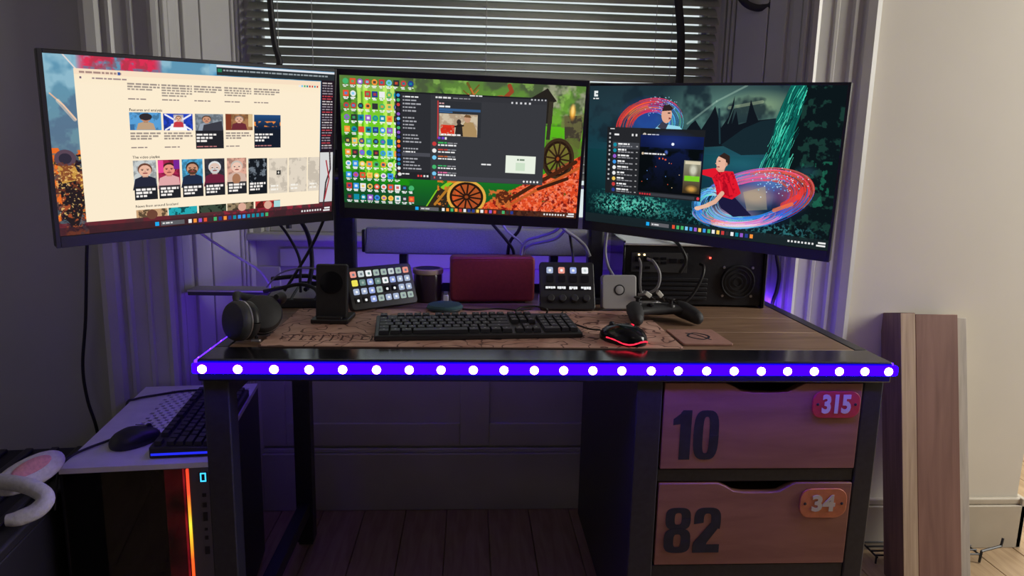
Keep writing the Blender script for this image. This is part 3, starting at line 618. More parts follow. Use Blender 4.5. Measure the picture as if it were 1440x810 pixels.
def swirl(cx, cy, rx, ry, rot, cols, a0=0, a1=2*PI, n=60, spread=.30, w=.0045):
    for k in range(n):
        q = 1+random.uniform(-spread, spread*.35); s0 = random.uniform(a0, a1-.4); s1 = s0+random.uniform(.5, 1.6); pts = []
        for j in range(13):
            a = s0+(s1-s0)*j/12; x = rx*q*math.cos(a); y = ry*q*math.sin(a)
            pts.append((cx+x*math.cos(rot)-y*math.sin(rot)*.56, cy+x*math.sin(rot)*1.78+y*math.cos(rot)))
        f = ((s0-a0)/(a1-a0)) % 1; c = cols[min(len(cols)-1, int(f*len(cols)))]
        p.line(pts, w*random.uniform(.5, 1.4), tuple(min(255, int(v*random.uniform(.7, 1.15))) for v in c), random.uniform(.35, .9))
p.ell(.27, .23, .14, .17, (40,80,180), .7, .7); swirl(.28, .27, .13, .16, -.2, [(235,60,60),(250,120,60),(235,60,120),(60,120,240),(90,200,250),(120,240,230)], PI*.95, PI*2.05, 150, .45); 
for k in range(60): p.ell(.33+random.gauss(0,.03), .13+random.gauss(0,.035), .002, .003, (170,225,250), .8)
p.poly([(.30,.30),(.33,.25),(.36,.26),(.41,.27),(.425,.30)], (150,215,235)); p.poly([(.315,.28),(.335,.24),(.36,.26),(.35,.30)], (60,60,75)); p.ell(.352,.195,.022,.055,(225,170,145)); p.poly([(.331,.17),(.338,.13),(.362,.125),(.378,.15),(.37,.165)], (45,35,38)); p.poly([(.362,.21),(.374,.218),(.362,.225)], (120,50,50)); p.rect(.357,.178,.367,.185,(50,35,35))
p.ell(.70, .72, .24, .22, (40,70,150), .45, .9); p.ell(.74, .66, .15, .13, (120,90,170), .55, .6); p.ell(.64,.84,.15,.09,(230,170,210),.7,.9); p.ell(.86,.68,.07,.12,(220,80,110),.6,.9); p.ell(.78,.60,.12,.07,(90,150,220),.6,.9); p.ell(.72, .70, .09, .08, (200,170,140), .65, .7); p.poly([(.68,.68),(.76,.63),(.775,.78),(.70,.80)], (190,175,130), .45)
swirl(.715, .72, .20, .17, -.28, [(80,160,240),(240,110,170),(250,90,90),(235,60,60),(60,110,240),(60,160,250),(140,220,255),(90,200,250)], -PI, PI, 320, .34)
swirl(.66, .82, .16, .09, -.1, [(240,140,200),(255,200,230),(250,120,120),(120,190,250)], 0, PI, 130, .30); swirl(.57, .80, .08, .12, .2, [(60,150,240),(120,220,255),(230,240,255)], PI*.4, PI*1.6, 90, .35)
for k in range(120): p.ell(.80+random.gauss(0,.045), .585+random.gauss(0,.04), .0022, .0036, random.choice([(150,220,250),(220,240,255),(80,150,240)]), .85)
p.line([(.83,.74),(.88,.68),(.895,.63)], .035, (245,60,50), .7); p.line([(.80,.78),(.86,.73)], .025, (255,120,60), .7)
p.poly([(.576,.72),(.65,.72),(.70,.80),(.72,.83),(.65,.85),(.60,.80)], (28,26,60))
p.poly([(.555,.60),(.515,.585),(.51,.555),(.55,.54),(.565,.535),(.60,.55),(.635,.55),(.655,.62),(.672,.69),(.64,.735),(.58,.715),(.572,.66)], (225,25,45)); p.poly([(.60,.60),(.62,.65),(.63,.72),(.60,.70)], (180,15,35)); p.line([(.575,.545),(.585,.575)], .01, (150,10,30)); p.line([(.61,.57),(.645,.69)], .006, (170,12,35), .7); p.line([(.585,.62),(.60,.71)], .006, (245,70,80), .6); p.line([(.56,.60),(.585,.60)], .005, (170,12,35), .7); p.blotch(.555,.55,.67,.73,(150,8,30),12,.56,.66,.6,lambda X,Y:((X-.61)/.055)**2+((Y-.64)/.09)**2<1)
p.line([(.60,.70),(.575,.76),(.545,.79)], .03, (225,175,150)); p.line([(.548,.79),(.51,.815)], .026, (230,185,160)); p.ell(.506,.818,.012,.014,(235,190,165))
p.poly([(.568,.54),(.575,.50),(.605,.52),(.60,.555),(.58,.56)], (220,165,140)); p.ell(.588,.495,.021,.05,(232,180,155)); p.poly([(.575,.455),(.595,.43),(.618,.45),(.62,.50),(.608,.515),(.603,.475),(.585,.462)], (50,35,32)); p.ell(.607,.505,.005,.012,(215,160,135)); p.poly([(.570,.495),(.563,.505),(.571,.51)], (225,170,145)); p.rect(.576,.485,.583,.49,(60,40,40)); p.rect(.573,.523,.582,.528,(150,70,70))
taskbar(p, .935, 18, (30,40,44), .291)
p.poly([(.022,.035),(.04,.035),(.04,.052),(.03,.052),(.03,.06),(.04,.06),(.04,.075),(.022,.075)], (230,235,235)); p.scribble(.018, .085, .026, .007, (235,235,235))
p.rect(.092, .29, .515, .77, (24,26,30)); p.rect(.092, .29, .117, .77, (30,32,36)); p.rect(.117, .29, .243, .77, (38,39,43)); p.rect(.243,.29,.515,.335,(30,32,36))
p.scribble(.125, .335, .025, .012, (240,240,240)); p.rect(.205,.333,.212,.348,(225,225,225)); p.rect(.222,.333,.229,.348,(225,225,225)); p.ell(.262,.335,.008,.014,(200,190,180)); p.scribble(.275, .328, .05, .008, (230,230,230)); p.scribble(.105, .298, .02, .006, (210,210,210)); p.rect(.12,.395,.24,.44,(66,68,74))
for k in range(6): p.rect(.101, .33+k*.03, .108, .342+k*.03, (190,190,190))
for k in range(5): p.rect(.101, .52+k*.035, .108, .532+k*.035, (190,190,190))
for k in range(9):
    y = .40+k*.041; p.ell(.13, y+.014, .008, .014, random.choice(ICONC)); p.scribble(.145, y+.002, random.uniform(.03,.055), .010, (240,240,240)); p.scribble(.145, y+.02, .07, .006, (150,150,155)); p.rect(.228, y+.018, .235, y+.024, (170,170,170))
vgrad(p, .246, .335, .512, .735, (18,30,80), (10,12,16)); p.blotch(.246, .42, .512, .735, (8,12,14), 60, .42, .58, .95); p.ell(.38,.37,.12,.08,(35,55,130),.6,.8); p.ell(.386,.392,.006,.01,(240,245,255)); p.ell(.36,.45,.01,.02,(90,120,220),.8,.6)
for k in range(16): p.ell(random.uniform(.25,.5), random.uniform(.52,.7), .002, .0035, random.choice([(230,90,60),(230,200,150),(110,160,240)]), .9)
p.rect(.252,.455,.36,.475,(35,36,40)); p.ell(.258,.465,.005,.009,(210,190,160)); p.scribble(.265,.461,.09,.008,(235,235,235)); p.rect(.33,.49,.335,.50,(230,90,60)); p.rect(.345,.49,.35,.50,(230,90,60)); p.rect(.356,.495,.362,.505,(230,90,60))
vgrad(p, .439, .496, .508, .72, (150,150,130), (60,45,25)); p.rect(.443,.50,.505,.52,(215,205,175)); p.rect(.443,.60,.505,.635,(120,205,40)); p.ell(.478,.56,.02,.05,(225,225,205),.8,.6); p.ell(.475,.69,.028,.03,(240,180,80),.8,.7)
p.rect(.246,.735,.515,.77,(32,34,38)); p.rect(.30,.742,.49,.762,(58,60,66))
for k in range(5): p.rect(.252+k*.011, .746, .258+k*.011, .758, (205,50,60))
p.ell(.505,.752,.006,.011,(215,60,80))
IMG_R = p.image('swirls_of_light')

def screen_mat(name, im, k=1.0):
    m = bpy.data.materials.new(name); m.use_nodes = True; nt = m.node_tree; nt.nodes.remove(nt.nodes['Principled BSDF'])
    t = nt.nodes.new('ShaderNodeTexImage'); t.image = im; t.extension = 'EXTEND'
    e = nt.nodes.new('ShaderNodeEmission'); e.inputs[1].default_value = k
    nt.links.new(t.outputs['Color'], e.inputs[0]); nt.links.new(e.outputs[0], nt.nodes['Material Output'].inputs['Surface']); return m

def monitor(label, pos, yw, ti, ro, im, scr, power=None):
    M = T(pos) @ RZ(yw) @ RX(ti) @ RY(ro)
    t = thing('monitor', label, 'monitor', M=M)
    w, h = 0.613/2, 0.368/2; x0, x1, z0, z1 = scr
    # casing: flat rim, then a shallow hump at the back
    g = G(); g.box(-w, w, -0.002, 0.014, -h, h); g.build('casing', BLACK, t, bevel=0.003)
    G().add([(-.24,.014,-.14),(.24,.014,-.14),(.24,.014,.13),(-.24,.014,.13),(-.16,.05,-.09),(.16,.05,-.09),(.16,.05,.09),(-.16,.05,.09)], [(0,1,2,3),(7,6,5,4),(0,4,5,1),(1,5,6,2),(2,6,7,3),(3,7,4,0)]).build('rear_housing', BLACK, t, bevel=0.008)
    G().box(-.05,.05,.05,.062,-.05,.05).build('mount_plate', BLACK_METAL, t, bevel=0.002)
    e = 0.0045
    for a in ((-w, x0, -h, h), (x1, w, -h, h), (x0, x1, z1, h), (x0, x1, -h, z0)):
        G().box(a[0], a[1], -0.005, -0.0021, a[2], a[3]).build('bezel', BLACK, t, bevel=0.0006, seg=1)
    me = bpy.data.meshes.new('screen'); me.from_pydata([(x0,-.0026,z0),(x1,-.0026,z0),(x1,-.0026,z1),(x0,-.0026,z1)], [], [(0,1,2,3)])
    uv = me.uv_layers.new(name='picture'); uv.data.foreach_set('uv', [0,0, 1,0, 1,1, 0,1]); me.materials.append(screen_mat('screen_picture', im)); me.update()
    o = bpy.data.objects.new('screen', me); COL.objects.link(o); o.parent = t
    return t, M
monL, ML = monitor('left monitor, turned towards the middle and showing a pale news page', (-.733,.231,1.162), 43.02, 8.55, -2.45, IMG_L, (-.298,.301,-.161,.177))
monM, MM = monitor('middle monitor, showing icon rows and a dark chat window on green', (-.198,.441,1.171), -3.8, 10.76, 1.51, IMG_M, (-.294,.299,-.157,.170))
monR, MR = monitor('right monitor, showing a man in a red shirt amid swirling coloured light', (.355,.276,1.149), -40.41, 4.41, 2.31, IMG_R, (-.299,.3005,-.160,.178))
# ---------------------------------------------------------------- monitor arms, soundbar
def arm(label, px, py, w, mounts, ztop):
    t = thing('monitor_stand', label, 'monitor stand', (px, py, DT))
    box(-w*.8, w*.8, -0.035, 0.035, 0, 0.018).build('clamp_base', BLACK_METAL, t, bevel=0.003)
    box(-w/2, w/2, -0.02, 0.02, 0.018, ztop-DT).build('pole', BLACK_METAL, t, bevel=0.008, seg=3)
    for M, z in mounts:
        e = M @ Vector((0, 0.066, 0)); k = M @ Vector((0, 0.13, 0)); o = Vector((px, py, DT))
        a = Vector((px, py, z)); mid = (a+k)/2; mid.z = z
        g = G(); g.tube([a-o, mid-o, k-o, e-o], [0.018, 0.017, 0.016, 0.016], 10, 5); g.build('arm', BLACK_METAL, t, angle=60)
        G().cyl(0.028, z-DT-0.022, z-DT+0.022, 18).build('collar', DARK_GREY, t, bevel=0.003)
arm('black column stand behind the gap between the left and middle monitors', -0.512, 0.595, 0.058, ((ML, 1.10), (MM, 1.19)), 1.24)
arm('black column stand behind the gap between the middle and right monitors', 0.178, 0.60, 0.044, ((MR, 1.15),), 1.20)

s = thing('led_strip', 'added unseen violet light strip along the lower rear edge of the middle monitor', 'light strip', M=MM @ T((0, .0145, -.165)) @ RZ(180))  # unseen strip and cover, added to tint the soundbar and desk violet
box(-.24,.24,-.007,0,-.006,.006).build('silicone_tape', emitter('added_violet_glow', (.07,.02,1.0), 26.0), s, bevel=.002); box(-.24,.24,-.009,0,.006,.0085).build('glow_blocker', BLACK_METAL, s)
FAB = mat('grey_speaker_cloth', (0.30, 0.30, 0.33), 0.75, var=0.12, scale=300, bump=0.2)
t = thing('soundbar', 'long dark soundbar lying behind the desk things beneath the middle monitor', 'soundbar', (-0.145, 0.715, DT))
G().prism([(-.036,.125),(.036,.125),(.036,.185),(.026,.196),(-.012,.196),(-.036,.15)], -.345, .345, RY(90) @ RZ(90)).build('body', FAB, t, bevel=0.004) if False else None
G().add([(sx*.33, y, z) for sx in (-1, 1) for y, z in ((-.032,.118),(.034,.118),(.034,.192),(-.004,.192),(-.030,.142))],
        [(4,3,2,1,0),(5,6,7,8,9)] + [(i,(i+1)%5,5+(i+1)%5,5+i) for i in range(5)]).build('body', FAB, t, bevel=0.006, seg=3)
for sx in (-1, 1):
    box(sx*.332-.006, sx*.332+.006, -.028, .030, .122, .188).build('end_cap', BLACK, t, bevel=0.004)
    box(sx*.22-.012, sx*.22+.012, -.02, .02, 0, .118).build('foot', BLACK_METAL, t, bevel=0.003)

# ---------------------------------------------------------------- things on the desk
MATC = None
m = bpy.data.materials.new('printed_map_cloth'); m.use_nodes = True; nt = m.node_tree; b = nt.nodes['Principled BSDF']; N, L = nt.nodes.new, nt.links.new
tc = N('ShaderNodeTexCoord'); nz = N('ShaderNodeTexNoise'); nz.inputs['Scale'].default_value = 9; nz.inputs['Detail'].default_value = 6; nz.inputs['Distortion'].default_value = 1.2
cr = N('ShaderNodeValToRGB'); cr.color_ramp.elements[0].position = .3; cr.color_ramp.elements[0].color = (.42,.20,.15,1); cr.color_ramp.elements[1].position = .7; cr.color_ramp.elements[1].color = (.78,.50,.40,1)
wv = N('ShaderNodeTexNoise'); wv.inputs['Scale'].default_value = 5; wv.inputs['Detail'].default_value = 3
ma = N('ShaderNodeMath'); ma.operation = 'MULTIPLY'; ma.inputs[1].default_value = 14; mb = N('ShaderNodeMath'); mb.operation = 'FRACT'; mc = N('ShaderNodeMath'); mc.operation = 'LESS_THAN'; mc.inputs[1].default_value = .13
mx = N('ShaderNodeMixRGB'); mx.inputs['Color2'].default_value = (.16,.07,.06,1)
L(tc.outputs['Object'], nz.inputs['Vector']); L(tc.outputs['Object'], wv.inputs['Vector']); L(nz.outputs['Fac'], cr.inputs['Fac']); L(wv.outputs['Fac'], ma.inputs[0]); L(ma.outputs[0], mb.inputs[0]); L(mb.outputs[0], mc.inputs[0])
L(mc.outputs[0], mx.inputs['Fac']); L(cr.outputs['Color'], mx.inputs['Color1']); L(mx.outputs['Color'], b.inputs['Base Color']); b.inputs['Roughness'].default_value = .7
DESKMAT = m
t = thing('desk_mat', 'wide terracotta desk mat printed like an old map, under the keyboard', 'desk mat', (-0.158, 0.28, DT))
G().prism(rrect(-.452, .448, -.188, .185, .012), 0, 0.0035).build('cloth', DESKMAT, t, bevel=0.001, seg=1)
G().prism(rrect(-.4535, .4495, -.1895, .1865, .013), 0.0002, 0.0022).build('stitched_edge', mat('brown_stitching', (.25,.15,.12), .8), t)
SCR = mat('dark_red_print', (.10, .035, .035), .7)
g = G(); random.seed(3)
for k in range(11):                                       # an unreadable ornate printed title
    x = -.412+k*.0215; h = random.choice((.014, .020, .026)); w = .0075
    g.tube([(x+w*math.cos(a), -.122+h*math.sin(a), .0034) for a in [R(40+d) for d in range(0, random.choice((210, 260, 300)), 30)]], .0016, 4, 2)
    g.tube([(x-w, -.122-h, .0034), (x-w*.9, -.122, .0034), (x-w*1.2, -.122+h, .0034)], .0024, 4, 3)
g.tube([(-.42,-.098,.0034),(-.34,-.083,.0034),(-.28,-.086,.0034),(-.18,-.10,.0034)], 0.0013, 4, 5); g.tube([(-.41,-.150,.0034),(-.30,-.158,.0034),(-.185,-.148,.0034)], 0.0011, 4, 5)
o = g.build('printed_title', SCR, t)
o.scale.z = 0.3; o.location.z = 0.0026

KEYCAP = mat('black_keycap', (0.022, 0.022, 0.03), 0.45)
KEYCAP2 = mat('black_keycap_small', (0.012, 0.012, 0.016), 0.5)
def cap(w, d, h, name, m, parent, M):
    a, b2 = w/2, d/2; i = 0.0018
    o = G().add([(-a,-b2,0),(a,-b2,0),(a,b2,0),(-a,b2,0),(-a+i,-b2+i,h),(a-i,-b2+i,h),(a-i,b2-i*.6,h),(-a+i,b2-i*.6,h)],
            [(3,2,1,0),(4,5,6,7),(0,1,5,4),(1,2,6,5),(2,3,7,6),(3,0,4,7)]).build(name, m, parent, smooth=False, M=M); return o
LEG = mat('pale_key_legend', (0.5, 0.5, 0.52), 0.6)
def keyboard(label, M, W, D, rows, lit=None, legends=True):
    t = thing('keyboard', label, 'keyboard', M=M)
    g = G(); g.add([(-W/2,0,0),(W/2,0,0),(W/2,D,0),(-W/2,D,0),(-W/2,0,.012),(W/2,0,.012),(W/2,D,.021),(-W/2,D,.021)], [(3,2,1,0),(4,5,6,7),(0,1,5,4),(1,2,6,5),(2,3,7,6),(3,0,4,7)])
    g.build('case', BLACK, t, bevel=0.003)
    U = (W-.016)/22.6; V = (D-.020)/6.35; cache = {}; lg = G(); sl = math.atan2(.009, D)
    for y, row in rows:
        for x, w in row:
            cx, cy = -W/2+.008+(x+w/2)*U, D-.010-(y+.5)*V; z = .0125+.009*cy/D
            Mk = T((cx, cy, z)) @ RX(math.degrees(sl)); k = round(w, 2)
            if k not in cache: cache[k] = cap(w*U-.0016, V-.0016, .0075, 'key', KEYCAP, t, Mk)
            else: dup(cache[k], t, Mk)
            q = Mk @ Vector((-.002, .0015, .0076)); lg.box(q.x, q.x+.004, q.y, q.y+.003, q.z-.0002, q.z+.0002)
    if legends:
        o = lg.build('key_legend', LEG, t, smooth=False); o['kind'] = 'stuff'
    return t
ROWS = []
r0 = [(0,1)] + [(2+i,1) for i in range(4)] + [(6.5+i,1) for i in range(4)] + [(11+i,1) for i in range(4)] + [(15.3+i,1) for i in range(3)]
r1 = [(i,1) for i in range(13)] + [(13,2)] + [(15.3+i,1) for i in range(3)] + [(18.6+i,1) for i in range(4)]
r2 = [(0,1.5)] + [(1.5+i,1) for i in range(12)] + [(13.5,1.5)] + [(15.3+i,1) for i in range(3)] + [(18.6+i,1) for i in range(3)] + [(21.6,1)]
r3 = [(0,1.75)] + [(1.75+i,1) for i in range(11)] + [(12.75,2.25)] + [(18.6+i,1) for i in range(4)]
r4 = [(0,1.25)] + [(1.25+i,1) for i in range(11)] + [(12.25,2.75)] + [(16.3,1)] + [(18.6+i,1) for i in range(4)]
r5 = [(0,1.25),(1.25,1.25),(2.5,1.25),(3.75,6.25),(10,1.25),(11.25,1.25),(12.5,1.25),(13.75,1.25)] + [(15.3+i,1) for i in range(3)] + [(18.6,2),(20.6,1),(21.6,1)]
ROWS = [(0,r0),(1.35,r1),(2.35,r2),(3.35,r3),(4.35,r4),(5.35,r5)]
keyboard('full-size black keyboard in the middle of the desk mat', T((-0.146, 0.150, DT+.0037)) @ RZ(5.5), 0.46, 0.168, ROWS)
cable('cable', 'thin black cord looping up behind the black keyboard on the desk mat', [(-.06,.33,DT+.03),(-.045,.352,DT+.034),(-.01,.36,DT+.036),(.02,.352,DT+.03),(.01,.37,DT+.009),(-.05,.385,DT+.0065),(-.12,.375,DT+.0065)], 0.0025, CABLE_BLACK)

# wired mouse with a red glowing rim
def mouse_body(g, Lh, Wh, H, n=24, rows=9):
    vs = []; prof = [(1.0,0.0),(1.03,.18),(1.0,.40),(.92,.60),(.78,.78),(.56,.91),(.30,.98)]
    for s, zz in prof:
        for k in range(n):
            a = 2*PI*k/n; ca, sa = math.cos(a), math.sin(a)
            x = Wh*s*math.copysign(abs(ca)**.8, ca)*(1-.10*math.cos(2*a+PI)*.5); y = Lh*s*math.copysign(abs(sa)**.85, sa)
            vs.append((x, y-.004*zz, H*zz*(1-.28*max(0, y/Lh)*zz-.06*max(0,-y/Lh))))
    fs = [(a*n+k, a*n+(k+1)%n, (a+1)*n+(k+1)%n, (a+1)*n+k) for a in range(len(prof)-1) for k in range(n)] + [tuple(range(n-1,-1,-1)), tuple((len(prof)-1)*n+k for k in range(n))]
    return g.add(vs, fs)
REDGLOW = emitter('red_rim_glow', (1.0, 0.02, 0.05), 2.2)
def ring(rx, ry, zf, r, n=40, a0=0, a1=2*PI, e=.85):
    pts = []
    for k in range(n+1):
        a = a0+(a1-a0)*k/n; ca, sa = math.cos(a), math.sin(a)
        pts.append((rx*math.copysign(abs(ca)**e, ca), ry*math.copysign(abs(sa)**e, sa), zf(a)))
    return pts
t = thing('mouse', 'black wired mouse with a red glowing rim on the right end of the desk mat', 'mouse', (0.168, 0.150, DT+.0037), R(32))
mouse_body(G(), .060, .036, .040).build('shell', BLACK_GLOSS, t)
G().tube(ring(.0372, .0612, lambda a: .0075+.003*math.cos(4*a), .001, a0=-PI*1.05, a1=PI*.15), .0018, 6, 0).build('glow_rim', REDGLOW, t)
G().tube([(-.012,.012,.0385),(-.008,.035,.030),(-.007,.052,.021)], .0009, 5, 4).build('button_seam', BLACK, t)
G().lathe([(.003,-.003),(.0065,-.0025),(.0065,.0025),(.003,.003)], 18, T((0,.036,.030)) @ RY(90)).build('scroll_wheel', DARK_GREY, t)
G().tube([(.010,-.022,.0388),(.016,-.010,.0372),(.022,.004,.033)], .0013, 6, 5).build('glow_mark', REDGLOW, t)
cable('cable', 'thin black mouse lead running from the red-rimmed mouse towards the back', [(.128,.207,DT+.014),(.108,.232,DT+.010),(.085,.28,DT+.008),(.06,.33,DT+.0065),(.055,.38,DT+.0065),(.07,.43,DT+.0065)], 0.0022, CABLE_BLACK)

# game controller
t = thing('game_controller', 'black game controller lying behind the red-rimmed mouse', 'controller', (0.305, 0.372, DT), R(7))
t.scale = (1.06, 1.06, 1.08)
g = G(); Q = []
def ctrl_shell():
    g = G(); n = 28; sec = []
    xs = [-.078,-.074,-.062,-.045,-.025,0,.025,.045,.062,.074,.078]
    for x in xs:
        u = abs(x)/.078
        yc = .004-.010*u*u; hw = .030+.016*max(0, u-.45)-.026*max(0, u-.80)/.2; zt = .040-.006*u*u-.014*max(0,u-.85)/.15; zb_ = .014+.004*u
        if u > .99: hw *= .55
        sec.append([(x, yc+hw*math.copysign(abs(math.cos(2*PI*k/n))**.8, math.cos(2*PI*k/n)), (zt+zb_)/2+(zt-zb_)/2*math.copysign(abs(math.sin(2*PI*k/n))**.8, math.sin(2*PI*k/n))) for k in range(n)])
    vs = [q for s_ in sec for q in s_]; m_ = len(sec)
    fs = [(a*n+k, (a+1)*n+k, (a+1)*n+(k+1)%n, a*n+(k+1)%n) for a in range(m_-1) for k in range(n)] + [tuple(range(n)), tuple((m_-1)*n+k for k in range(n-1,-1,-1))]
    return g.add(vs, fs)
ctrl_shell().build('shell', BLACK_SOFT, t, angle=50)
for sx in (-1, 1):
    G().tube([(sx*.056,.012,.026),(sx*.064,-.022,.024),(sx*.072,-.050,.019),(sx*.073,-.064,.016),(sx*.0725,-.072,.015)], [.019,.020,.0185,.0165,.015,.012,.003], 14, 5).build('grip', BLACK_SOFT, t, angle=60)
    G().tube([(sx*.030,.032,.028),(sx*.050,.034,.030),(sx*.066,.024,.027)], [.008,.010,.007], 10, 4).build('shoulder_button', BLACK_GLOSS, t, angle=60)
for x, y in ((-.048,.012),(.026,-.012)):
    st = G().lathe([(.012,.034),(.010,.040),(.005,.042),(.005,.050),(.0095,.052),(.0095,.055),(.006,.0555)], 18, T((x,y,0))).build('thumb_stick', BLACK, t)
for x, y in ((.048,.003),(.058,.013),(.038,.013),(.048,.023)):
    G().lathe([(.0045,.034),(.0045,.0405),(.003,.0415)], 12, T((x,y,0))).build('face_button', BLACK_GLOSS, t)
g = G(); g.box(-.034,-.018,-.016,-.010,.036,.043); g.box(-.029,-.023,-.021,-.005,.036,.043); g.build('direction_pad', BLACK_GLOSS, t, bevel=.001)
G().lathe([(.007,.036),(.007,.0412),(.004,.042)], 16, T((0,.022,0))).build('home_button', SILVER, t)
box(-.040,.012,.012,.034,.0385,.0405).build('top_trim', SILVER, t, bevel=.001)

# card with a black ring mark
t = thing('coaster', 'square pinkish brown coaster with a black oval emblem beside the mat', 'coaster', (0.352, 0.19, DT), R(2))
G().prism(rrect(-.056,.056,-.066,.066,.003), 0, .005).build('board', mat('pink_brown_leatherette', (.45,.24,.2), .55, var=.1, scale=60), t, bevel=.001)
g = G(); P_ = [(.024*math.cos(2*PI*k/28)*(.75+.25*math.cos(4*PI*k/28)), .030*math.sin(2*PI*k/28), .0052) for k in range(29)]
g.tube(P_, .0028, 6, 0); g.tube([(-.02,.03,.0052),(.0,.012,.0052),(.018,-.032,.0052)], .0024, 6, 4); g.build('emblem', NAVY, t).scale.z = .25; t.children[-1].location.z = .0039

# key decks
def plane_M(x, y, yaw, tilt, z=DT): return T((x, y, z)) @ RZ(yaw) @ RX(-tilt)      # local: x right, z up the face, -y towards the viewer
KC = {n: emitter('lit_key_'+n, c, 1.0) for n, c in {'red': (.80,.30,.24), 'pale': (.55,.62,.62), 'white': (.85,.87,.88), 'blue': (.30,.38,.72), 'steel': (.36,.43,.60), 'yellow': (.85,.75,.10), 'green': (.14,.24,.22), 'dim': (.17,.20,.24), 'mint': (.35,.45,.40)}.items()}
def deck_key(t, x, z, s, m, dot=None):
    k = G().prism(rrect(x-s/2, x+s/2, z-s/2, z+s/2, s*.16, 3), 0, .0022, FRONT).build('key', m, t, smooth=False)
    if dot: G().prism(rrect(x-s*.2, x+s*.2, z-s*.24, z+s*.16, s*.1, 2), .0022, .0026, FRONT).build('key_picture', dot, k, smooth=False)
t = thing('key_deck', 'tilted black control pad with four rows of eight small lit picture keys', 'control pad', M=plane_M(-0.388, 0.474, 37, 22, DT+.008))
G().prism(rrect(-.098,.098,0,.112,.010), -.018, 0, FRONT).build('case', BLACK, t, bevel=.002)
G().add([(-.06,.02,.005),(.06,.02,.005),(.06,.02,.07),(-.06,.02,.07),(-.06,.058,.0245),(.06,.058,.0245)], [(0,1,2,3),(0,4,5,1),(2,5,4,3),(0,3,4),(1,5,2)]).build('stand', BLACK, t, smooth=False)
kk = ['red pale white mint mint pale mint red', 'yellow green blue green white blue steel steel', 'steel steel blue mint dim dim steel steel', 'dim dim blue mint steel steel mint mint']
dots = {'red': KC['dim'], 'white': KC['green'], 'pale': KC['dim'], 'blue': KC['white'], 'steel': KC['white'], 'mint': KC['dim'], 'dim': KC['white'], 'green': KC['mint'], 'yellow': None}
for r, row in enumerate(kk):
    for cI, nm in enumerate(row.split()):
        deck_key(t, -.0780+cI*.0223, .093-r*.0228, .0158, KC[nm] if nm != 'dim' else BLACK_GLOSS, dots[nm])
t = thing('key_deck', 'black control pad with four lit keys above a lit touch strip', 'control pad', M=plane_M(0.087, 0.452, 0, 28, DT+.0095))
G().prism(rrect(-.073,.073,0,.132,.008), -.018, 0, FRONT).build('case', BLACK, t, bevel=.002)
G().add([(-.06,.02,.005),(.06,.02,.005),(.06,.02,.09),(-.06,.02,.09),(-.06,.066,.035),(.06,.066,.035)], [(0,1,2,3),(0,4,5,1),(2,5,4,3),(0,3,4),(1,5,2)]).build('stand', BLACK, t, smooth=False)
for k, nm in enumerate(('steel','red','blue','white')):
    deck_key(t, -.046+k*.0315, .108, .017, KC[nm], KC['white'] if k < 3 else KC['pale']); deck_key(t, -.046+k*.0315, .084, .019, BLACK_GLOSS)
    lab = G(); random.seed(20+k); x = -.058+k*.0315
    for q in range(4):
        w = random.uniform(.003,.007); lab.box(x, x+w, -.0016, 0, .0545+random.uniform(0,.003), .0625); x += w+.0008
    lab.build('strip_readout', KC['white'], t, smooth=False)
    G().lathe([(.0095,0),(.0095,.012),(.008,.0135)], 18, T((-.046+k*.0315, 0, .028)) @ FRONT).build('dial', BLACK_SOFT, t)
G().prism([(-.062,.052),(.064,.052),(.064,.066),(-.062,.066)], 0, .0006, FRONT).build('touch_strip', BLACK_GLOSS, t, smooth=False)

# grey hub with a round button
t = thing('smart_hub', 'square grey box with a round button standing between the controller and the key pad', 'hub', M=plane_M(0.228, 0.474, 3, 10, DT+.006))
G().prism(rrect(-.047,.047,0,.092,.009), -.026, 0, FRONT).build('body', GREY, t, bevel=.003)
G().lathe([(.0145,0),(.0145,.0008),(.0115,.0008),(.0115,.0002)], 28, T((0,0,.052)) @ FRONT).build('button_ring', BLACK, t)
G().lathe([(.0112,0),(.0112,.0012),(.009,.0018)], 28, T((0,0,.052)) @ FRONT).build('button', GREY, t)

# maroon speaker
MAROON = mat('maroon_leatherette', (0.26, 0.03, 0.035), 0.38, var=0.12, scale=120, bump=0.15)
t = thing('portable_speaker', 'maroon box-shaped portable speaker with rounded edges at the back of the desk', 'speaker', M=T((-0.108, 0.568, DT)) @ RZ(4))
G().prism(rrect(-.117,.117,0.004,.130,.012), -.055, 0, T((0,0,0)) @ FRONT).build('body', MAROON, t, bevel=.006, seg=3)
for sx in (-1, 1): box(sx*.08-.012, sx*.08+.012, .006, .048, 0, .006).build('foot', BLACK, t)
G().prism(rrect(-.112,.112,.010,.120,.010), .0002, .0016, FRONT).build('front_grille', MAROON, t, bevel=.001)

# jar candle
t = thing('jar_candle', 'dark glass jar candle with a pale wooden lid rim beside the maroon speaker', 'candle', (-0.288, 0.60, DT))
G().lathe([(.036,0),(.039,.004),(.040,.072),(.0385,.078)], 32).build('jar', mat('dark_amber_glass', (.05,.028,.026), .2), t)
G().lathe([(.041,.078),(.0425,.081),(.0425,.090),(.041,.092)], 32).build('lid', wood('pale_lid_wood', (.42,.30,.16), (.60,.46,.27), 10, (1,8,1)), t)
G().lathe([(.034,.0915),(.034,.0925)], 28).build('lid_seal', BLACK, t)

